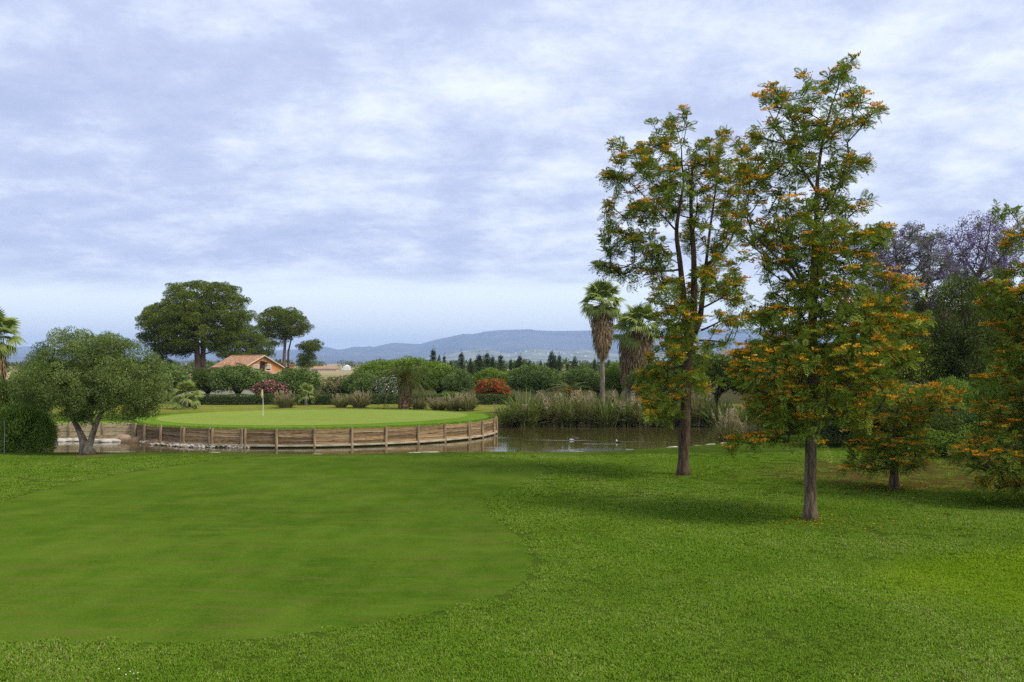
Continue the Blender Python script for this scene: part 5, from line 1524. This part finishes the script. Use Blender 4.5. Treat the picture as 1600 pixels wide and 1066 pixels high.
# ------------------------------------------------------------------ reeds and pampas clumps
def reed_proto(seed, nb=260, h=2.6, spread=1.0, plumes=14, arch=.5, matl='reed', pl_h=1.25):
    rg = np.random.default_rng(seed); Vs = []; Qs = []; ts = []; n0 = 0
    t = np.linspace(0, 1, 6)
    for i in range(nb):
        a = rg.uniform(0, 6.28); r0 = .35 * spread * math.sqrt(rg.random()); out_ = rg.uniform(.1, 1.0) * spread; hh = h * rg.uniform(.35, 1.08) * (1 - .2 * out_ / spread)
        c = np.stack([(r0 + out_ * (t ** 1.7)) * math.cos(a), (r0 + out_ * (t ** 1.7)) * math.sin(a), hh * (t * (1 + arch * .6) - arch * out_ / spread * .9 * t ** 2.6)], 1)
        c[:, 2] = np.maximum(c[:, 2], .05 * t)
        wv = .036 * (1 - t ** 2 * .95) * rg.uniform(.7, 1.4); b_ = a + 1.57 + rg.normal(0, .7); s_ = np.array([math.cos(b_), math.sin(b_), 0])
        V = np.concatenate([c - s_ * wv[:, None], c + s_ * wv[:, None]]); Vs.append(V)
        k = np.arange(5); Qs.append(np.stack([k, k + 6, k + 7, k + 1], 1) + n0); n0 += 12
        tb = rg.normal(.45, .25); ts.append(np.clip(np.tile(tb + .35 * (1 - t) ** 3, 2), 0, 1))
    root = link('prototype', None)
    link('blades', mesh_np('blades', np.concatenate(Vs), np.concatenate(Qs), None, M[matl], np.concatenate(ts)), root)
    mb = MB()
    for i in range(plumes):
        a = rg.uniform(0, 6.28); r0 = .5 * spread * math.sqrt(rg.random()); x, y = r0 * math.cos(a), r0 * math.sin(a); hh = h * pl_h * rg.uniform(.62, 1.02); lx, ly = rg.normal(0, .16, 2) * hh * .6
        mb.tube([(x, y, 0), (x + lx * .4, y + ly * .4, hh * .6), (x + lx * .8, y + ly * .8, hh * .85)], [.012, .01, .008], 3, .5)
        for k in range(26):
            q = k / 26; c = np.array([x + lx * (.8 + .25 * q), y + ly * (.8 + .25 * q), hh * (.76 + .28 * q)])
            d = np.array([rg.normal(0, .5) + lx * .5, rg.normal(0, .5), 1.3]); V, Q, tt = leaf_quads(c[None], d[None], rg.normal(0, 1, (1, 3)), np.array([.22 * (1 - .5 * q)]), .05, np.array([rg.uniform(0, 1)])); mb.add(V, Q, None, tt)
    link('plumes', mb.me('plumes', M['plume']), root)
    return root


rp = [reed_proto(1, 420, 2.6, 1.25, 6), reed_proto(2, 420, 2.5, 1.15, 16, .6, 'straw'), reed_proto(3, 420, 2.7, 1.4, 5, .8, 'reedg'), reed_proto(4, 420, 2.6, 1.1, 26, .5, 'straw')]
GRD = 'reed clumps on the far pond bank'
RC = [(2, 792, 663, 628, 34, 87.8, 'low dark reed clump beside the right end of the timber wall'), (2, 822, 665, 612, 46, 88.0, 'arching green reed clump with pale dead leaves at its foot, second from the timber wall'), (1, 858, 664, 612, 40, 88.4, 'reed clump below the broad olive'),
      (0, 888, 664, 608, 40, 88.4, 'tall plumed reed clump left of the tall palm foot'), (1, 915, 665, 608, 38, 88.2, 'plumed reed clump in front of the tall palm foot'), (2, 946, 665, 615, 44, 88.0, 'green reed clump right of the tall palm foot'),
      (0, 975, 665, 612, 40, 88.2, 'reed clump below the close pair of fan palms'), (1, 1003, 666, 618, 38, 87.8, 'reed clump left of the pond oak trunk'), (0, 1035, 665, 606, 40, 88, 'reed clump behind the pond oak trunk'),
      (3, 1088, 662, 598, 36, 88, 'pale tall reed clump just right of the pond oak trunk'), (2, 1120, 664, 618, 38, 87, 'dark reed clump right of the pale one'), (0, 1163, 668, 622, 36, 84, 'reed clump at the right end of the far bank'),
      (3, 1138, 694, 636, 30, 60.5, 'straw coloured pampas clump on the bank between the two tall oaks'), (1, 1172, 694, 650, 26, 59, 'small pampas clump at the left skirts of the tallest oak')]
for k, px, yb, yt, hw, D, lb in RC:
    b0 = W(px, yb, D); top = W(px, yt + 7, D); h = top[2] - b0[2]; s_ = hw / pxm(D) / 1.08
    o = copy_tree(rp[k], (b0[0], D - .5, b0[2] - .15), random.uniform(0, 6), (s_, s_, h / 2.75), lb, GRD); o.name = 'reed_clump'; o['category'] = 'reeds'
RC2 = [(3, 446, 613, 20, 97, 'tawny pampas clump on the lawn right of the flagstick'), (1, 533, 616, 16, 97, 'left half of the broad pampas patch before the hedge'), (3, 562, 613, 20, 97, 'tall tawny right half of the broad pampas patch'),
       (1, 655, 622, 16, 94, 'short pampas clump right of the date palm trunk'), (3, 685, 622, 20, 92, 'pampas clump in the middle of the right hand patch'), (3, 708, 618, 18, 91, 'plumed pampas clump of the right hand patch'), (1, 730, 616, 20, 90.5, 'largest pampas clump at the right end of the patch')]
for k, px, yt, hw, D, lb in RC2:
    top = W(px, yt, D); zb = gz(top[0], D); h = top[2] - zb; s_ = hw / pxm(D) / .95
    o = copy_tree(rp[k], (top[0], D, zb - .04), random.uniform(0, 6), (s_, s_, h / 2.9), lb, 'pampas clumps behind the green'); o.name = 'pampas_clump'; o['category'] = 'pampas grass'
for r_ in rp:
    for c_ in list(r_.children): bpy.data.objects.remove(c_)
    bpy.data.objects.remove(r_)

# ------------------------------------------------------------------ jacarandas
def jacaranda(label, D, poly, mains, n_t, sp_, fl, lf):
    ms = [PL(D, *m_) for m_ in mains]; b0 = np.array(ms[0][0][:3]); b0[2] = gz(b0[0], D); ms[0] = [(b0[0], b0[1], b0[2], ms[0][0][3])] + ms[0]
    tips = fill_poly(poly, D, sp_, .8, n_t, 12000)
    root = thing('jacaranda_tree', label, 'tree', b0, 'jacarandas in purple bloom')
    A, par, rad, nm, ends = grow(ms, tips, .5, .016, 2.4, .9)
    limbs(root, ms, b0, M['bark2'], 10, .05, False)
    V, Q = branch_mesh(A, par, rad, nm); tag(link('branches', mesh_np('branches', V - b0, Q, None, M['bark2']), root), kind='stuff')
    E = A[ends]; zc = np.array([W(0, 470, D)[2]])[0]
    up_ = smooth(zc - 1.5, zc + 2.5, E[:, 2]); k = R.random(len(E)) < fl * (.15 + .6 * up_)
    lum = [(*(p_ + R.normal(0, .1, 3)), R.uniform(.22, .40), 1.0) for p_ in E[k]]
    V, Q, t = lump_leaves(lum, 480, .095, .07, .2, .9, .5, .6); link('blossoms', mesh_np('blossoms', V - b0, Q, None, M['purple'], t), root)
    k = R.random(len(E)) < lf
    V, Q, t = fern_sprays(E[k], unit(E[k] - A[par[ends[k]]]), (4, 8), (.3, .5), 5, .04); link('crown', mesh_np('crown', V - b0, Q, None, M['jleaf'], t), root)


jacaranda('purple flowered jacaranda nearer the tallest oak, rounder crown', 60,
          [(1345, 420), (1360, 385), (1375, 362), (1400, 358), (1440, 352), (1470, 362), (1485, 400), (1500, 440), (1500, 500), (1470, 540), (1400, 545), (1350, 520), (1340, 470)],
          [[(1425, 600, 0, .26), (1424, 540, 0, .22), (1415, 480, 0, .15), (1405, 420, 0, .07), (1395, 375, 0, .02)], [(1424, 540, 0, .15), (1450, 480, .5, .1), (1460, 420, .6, .05), (1455, 365, .6, .015)], [(1418, 500, 0, .1), (1385, 460, -.5, .06), (1360, 410, -.8, .015)]], 640, .38, .85, .9)
jacaranda('purple flowered jacaranda at the back right with bare arching boughs', 68,
          [(1470, 372), (1490, 355), (1505, 345), (1535, 336), (1565, 338), (1590, 350), (1600, 380), (1590, 420), (1570, 450), (1545, 462), (1520, 470), (1490, 460), (1472, 420)],
          [[(1512, 600, 0, .3), (1512, 520, 0, .25), (1515, 455, 0, .2), (1528, 430, 0, .14), (1540, 400, 0, .08), (1548, 350, 0, .02)], [(1526, 432, 0, .1), (1512, 405, .3, .07), (1495, 370, .4, .02)], [(1530, 428, 0, .1), (1560, 405, -.3, .06), (1585, 365, -.4, .02)]], 420, .42, 1.1, .12)

def leafy_tree(label, D, poly, mains, n_t, sp_, matl, lr, dens, L, gaps=16):
    ms = [PL(D, *m_) for m_ in mains]; b0 = np.array(ms[0][0][:3]); b0[2] = gz(b0[0], D); ms[0] = [(b0[0], b0[1], b0[2], ms[0][0][3])] + ms[0]
    tips = fill_poly(poly, D, sp_, .8, n_t, 12000, gaps=gaps, gr=(.25, .7))
    root = thing('leafy_tree', label, 'tree', b0, 'trees behind the oaks on the right')
    A, par, rad, nm, ends = grow(ms, tips, .5, .014, 2.4, .8)
    limbs(root, ms, b0, M['bark2'], 9, .06, False)
    V, Q = branch_mesh(A, par, rad, nm); tag(link('branches', mesh_np('branches', V - b0, Q, None, M['bark2']), root), kind='stuff')
    V, Q, t = lump_leaves([(*p_, R.uniform(*lr), .8) for p_ in tips], dens, L, L * .42, .1, .8, .35, .7); link('crown', mesh_np('crown', V - b0, Q, None, M[matl], t), root)


leafy_tree('dark ivy clad tree with twisted bare twigs below the right jacaranda', 55,
           [(1460, 500), (1475, 450), (1500, 425), (1530, 440), (1550, 470), (1575, 500), (1580, 600), (1560, 690), (1470, 690), (1455, 600)],
           [[(1512, 640, 0, .22), (1510, 560, 0, .18), (1505, 490, 0, .1), (1502, 440, 0, .03)], [(1510, 560, 0, .1), (1540, 520, .4, .06), (1560, 490, .5, .02)], [(1509, 540, 0, .08), (1480, 510, -.6, .05), (1465, 490, -.9, .02)]], 480, .40, 'dark', (.18, .50), 680, .14)
leafy_tree('yellow green tree behind the small oak, below the left jacaranda', 56,
           [(1350, 540), (1380, 505), (1420, 498), (1460, 515), (1480, 560), (1480, 640), (1440, 690), (1380, 690), (1345, 640)],
           [[(1420, 660, 0, .18), (1418, 590, 0, .13), (1415, 520, 0, .03)], [(1419, 610, 0, .08), (1385, 560, .3, .04), (1365, 530, .4, .02)], [(1419, 600, 0, .08), (1450, 560, -.5, .04), (1468, 530, -.7, .02)]], 420, .40, 'oak', (.22, .46), 620, .13)

# ------------------------------------------------------------------ water birds
def bird(label, px, py, rz, body, head):
    p_ = W(px, py, 5.5 * FPX / (py - 568)); root_ = None
    pts = [(-.25, .10, .012), (-.2, .075, .05), (-.1, .055, .085), (.02, .05, .10), (.11, .06, .085), (.155, .11, .05), (.175, .17, .042), (.20, .205, .05), (.235, .205, .036), (.258, .195, .016), (.30, .188, .008)]
    V, Q, T = tube([(a, 0, b_) for a, b_, c in pts], [c for a, b_, c in pts], 12)
    V[:, 1] *= np.where(V[:, 0] < .13, 1.15, 1)
    nring = np.repeat(np.arange(len(pts)), 12); tint = np.concatenate([np.where(nring >= 9, 1.0, np.where(nring >= 5, head, body)), [body, 1.0]])
    m_, n = mat('plumage'); a = n.n('ShaderNodeAttribute', attribute_name='tint')
    c = n.ramp(a.outputs['Fac'], [(0, (.012, .012, .014)), (.35, (.10, .09, .08)), (.7, (.62, .60, .56)), (1, (.75, .70, .6))])
    d = n.n('ShaderNodeBsdfPrincipled'); n.l(c, d.inputs['Base Color']); d.inputs['Roughness'].default_value = .6; out(n, d.outputs[0])
    o = link('duck', mesh_np('duck', V, Q, T, m_, tint, True)); o.location = (p_[0], p_[1], -1.215); o.rotation_euler = (0, 0, rz); o.scale = (.9, .9, .9)
    tag(o, label, 'duck', 'ducks swimming on the pond')


bird('pale bodied dark headed duck swimming left, front bird of the close pair', 892, 688, math.pi * .97, .52, .0)
bird('dark duck trailing just behind the pale one of the close pair', 900, 686, math.pi * 1.02, .15, .0)
bird('lone duck with a white breast and black back, right of the pair', 966, 691.5, 2.2, .10, .75)

# ------------------------------------------------------------------ fence by the left bush
fe = thing('wire_fence', 'thin grey wire fence in front of the bush at the left edge', 'fence', (*W(6, 700, 48.4)[:2], 0))
for k, x in enumerate((-2.6, 0.0)):
    mb = MB(); mb.tube([(0, 0, -.1), (0, 0, 1.5)], [.012, .012], 6); o = link('post', mb.me('post', M['metal']), fe); o.location = (x, .04 * k, 0)
mb = MB()
for zq in (.15, .55, .95, 1.4): mb.tube([(-2.6, 0, zq), (0, .04, zq)], [.0018, .0018], 3)
link('wires', mb.me('wires', M['metal']), fe)

# villas on the hazy hillside
mb = MB(); mb.box((0, 0, 2.5), (5, 4, 3.2)); vb = mb.me('villa', M['whitep'])
vr = mesh_np('roof', [(-5.4, -4.4, 5.7), (5.4, -4.4, 5.7), (5.4, 4.4, 5.7), (-5.4, 4.4, 5.7), (-4, 0, 7.4), (4, 0, 7.4)], [(0, 1, 5, 4), (2, 3, 4, 5)], [(1, 2, 5), (3, 0, 4)], M['tile'])
vl = thing('villa', 'tiny pale villa on the hazy hillside below the mountain', 'house', (0, 0, 0), 'villas on the hazy hillside'); link('wall', vb, vl); link('roof', vr, vl)
dg = bpy.context.evaluated_depsgraph_get(); dg.update()
hills = [o for o in COL.objects if o.name == 'hill'][0]
first = True
for (px, py) in [(795, 556), (806, 553), (822, 550), (836, 549), (843, 553), (856, 553), (868, 555), (882, 554), (893, 556), (903, 552), (915, 557)]:
    d = ray(px, py); ok, loc, nrm, ix = hills.ray_cast(Vector((0, 0, CAMZ)), Vector(d).normalized())
    if not ok: continue
    o = vl if first else copy_tree(vl, loc); o.location = loc; o.scale = (1.6, 1.6, 1.6); first = False

# fallen blossom under the oaks, a few daisies in the rough
n_ = 900; a = R.uniform(0, 6.28, n_); rr_ = np.abs(R.normal(0, 1, n_)); cc = np.array([bB[:2], bC[:2], bD[:2], bA[:2]])[R.choice(4, n_, p=[.3, .38, .24, .08])]
xy = cc + np.stack([rr_ * np.cos(a) * 2.4, rr_ * np.sin(a) * 2.0], 1); k = poly_sd(xy[:, 0], xy[:, 1], POND) < -.5; xy = xy[k]; n_ = len(xy)
P_ = np.concatenate([xy, (base_z(xy[:, 0], xy[:, 1]) + R.uniform(.015, .05, n_))[:, None]], 1); D_ = rand_dirs(n_); D_[:, 2] *= .25
V, Q, t = leaf_quads(P_, D_, np.tile([0, 0, 1.0], (n_, 1)) + R.normal(0, .3, (n_, 3)), R.uniform(.04, .10, n_), .03, R.uniform(0, .6, n_))
tag(link('fallen_petals', mesh_np('fallen_petals', V, Q, None, M['oak_fl'], t)), kind='stuff')
mb = MB()
for (px, py, k_) in ((196, 1058, 7), (1096, 812, 3)):
    for _ in range(k_):
        p_ = G(px + R.normal(0, 14), py + R.normal(0, 5)); r_ = R.uniform(.006, .011)
        mb.tube([p_ + np.array([0, 0, .05]), p_ + np.array([0, 0, .058])], [r_, r_ * .7], 6)
tag(link('daisies', mb.me('daisies', M['whitep'])), kind='stuff')

# ------------------------------------------------------------------ grass blades on the rough
def patch(seed, n_, h, size):
    rg = np.random.default_rng(seed)
    P_ = np.concatenate([rg.uniform(-size / 2, size / 2, (n_, 2)), np.zeros((n_, 1))], 1)
    cl_ = rg.uniform(-size / 2, size / 2, (14, 2)); k = rg.random(n_) < .45; c = cl_[rg.integers(0, 14, n_)]
    P_[k, :2] = c[k] + rg.normal(0, .035, (k.sum(), 2))
    a = rg.uniform(0, 6.28, n_); ln = rg.uniform(.15, 1.1, n_); hh = h * rg.uniform(.45, 1.25, n_)
    d = np.stack([np.cos(a) * ln, np.sin(a) * ln, np.ones(n_)], 1); d = unit(d)
    s_ = np.stack([-np.sin(a), np.cos(a), 0 * a], 1); wv = (rg.uniform(.0035, .0075, n_))[:, None]
    m_ = P_ + d * (hh * .6)[:, None]; tip = m_ + unit(d + np.stack([np.cos(a), np.sin(a), -.5 + 0 * a], 1) * .6) * (hh * .55)[:, None]
    V = np.stack([P_ - s_ * wv, P_ + s_ * wv, m_ + s_ * wv * .8, m_ - s_ * wv * .8, tip], 1).reshape(-1, 3)
    b_ = np.arange(n_) * 5
    Q = np.stack([b_, b_ + 1, b_ + 2, b_ + 3], 1); T = np.stack([b_ + 3, b_ + 2, b_ + 4], 1)
    tn = np.clip(rg.normal(.48, .2, n_) + .28 * (rg.random(n_) < .03), 0, 1)
    return mesh_np('grass_patch', V, Q, T, M['blade'], np.repeat(tn, 5))


PS = .5
pts = []
yy = 11.0
while yy < 47.5:
    st = .31 if yy < 22 else (.40 if yy < 32 else .55)
    hw_ = yy * .56 + 1
    xs_ = np.arange(-hw_, hw_, st); xs_ = xs_ + R.uniform(-st / 2, st / 2, len(xs_))
    for x in xs_: pts.append((x, yy + R.uniform(-st / 2, st / 2)))
    yy += st
pts = np.array(pts)
sdA = poly_sd(pts[:, 0], pts[:, 1], APS); sdP = poly_sd(pts[:, 0], pts[:, 1], POND)
k = (sdA < R.normal(-.10, .10, len(sdA))) & (sdP < -.15); pts = pts[k]
# thin turf where litter lies
lit_d = np.hypot((pts[:, 0] - 18.5) / 10.5, (pts[:, 1] - 38.5) / 6.5); k = (lit_d > .85) | (R.random(len(pts)) < .45); pts = pts[k]
gzv = ground_z(pts[:, 0], pts[:, 1])
Vg = np.concatenate([pts, gzv[:, None]], 1)
gme = bpy.data.meshes.new('grass'); gme.vertices.add(len(Vg)); gme.vertices.foreach_set('co', Vg.astype(np.float32).ravel())
vig = .5 + .5 * np.sin(pts[:, 0] * .8 + 1.3 * np.sin(pts[:, 1] * .5)) * np.sin(pts[:, 1] * .9 + .4)
a = gme.attributes.new('size', 'FLOAT', 'POINT'); a.data.foreach_set('value', (.75 + .55 * vig * R.uniform(.5, 1.2, len(pts))).astype(np.float32) * np.where(pts[:, 1] > 22, 1.25, 1).astype(np.float32))
a = gme.attributes.new('turn', 'FLOAT', 'POINT'); a.data.foreach_set('value', R.uniform(0, 6.28, len(pts)).astype(np.float32))
gme.update()
go = tag(link('grass', gme), kind='stuff')
pc = bpy.data.collections.new('grass_patches')
for s_ in range(4): pc.objects.link(bpy.data.objects.new('grass_patch', patch(s_, 520, .040, PS)))
ng = bpy.data.node_groups.new('scatter_grass', 'GeometryNodeTree')
ng.interface.new_socket('Geometry', in_out='INPUT', socket_type='NodeSocketGeometry'); ng.interface.new_socket('Geometry', in_out='OUTPUT', socket_type='NodeSocketGeometry')
g = NT(ng); gi = g.n('NodeGroupInput'); g_o = g.n('NodeGroupOutput'); ci = g.n('GeometryNodeCollectionInfo'); ci.inputs[0].default_value = pc; ci.inputs['Separate Children'].default_value = True; ci.inputs['Reset Children'].default_value = True
mp = g.n('GeometryNodeMeshToPoints'); ip = g.n('GeometryNodeInstanceOnPoints'); ip.inputs['Pick Instance'].default_value = True
na = g.n('GeometryNodeInputNamedAttribute', data_type='FLOAT'); na.inputs[0].default_value = 'size'
nb_ = g.n('GeometryNodeInputNamedAttribute', data_type='FLOAT'); nb_.inputs[0].default_value = 'turn'
cx = g.n('ShaderNodeCombineXYZ'); g.l(nb_.outputs[0], cx.inputs[2])
g.l(gi.outputs[0], mp.inputs[0]); g.l(mp.outputs[0], ip.inputs['Points']); g.l(ci.outputs[0], ip.inputs['Instance']); g.l(cx.outputs[0], ip.inputs['Rotation']); g.l(na.outputs[0], ip.inputs['Scale']); g.l(ip.outputs[0], g_o.inputs[0])
md = go.modifiers.new('scatter', 'NODES'); md.node_group = ng

tot = 0
for o in COL.objects:
    if o.type == 'MESH': tot += sum(len(p_.vertices) - 2 for p_ in o.data.polygons) if False else len(o.data.loops) - 2 * len(o.data.polygons)
print('TRIS', tot, 'OBJECTS', len(COL.objects), 'GRASS PTS', len(pts))
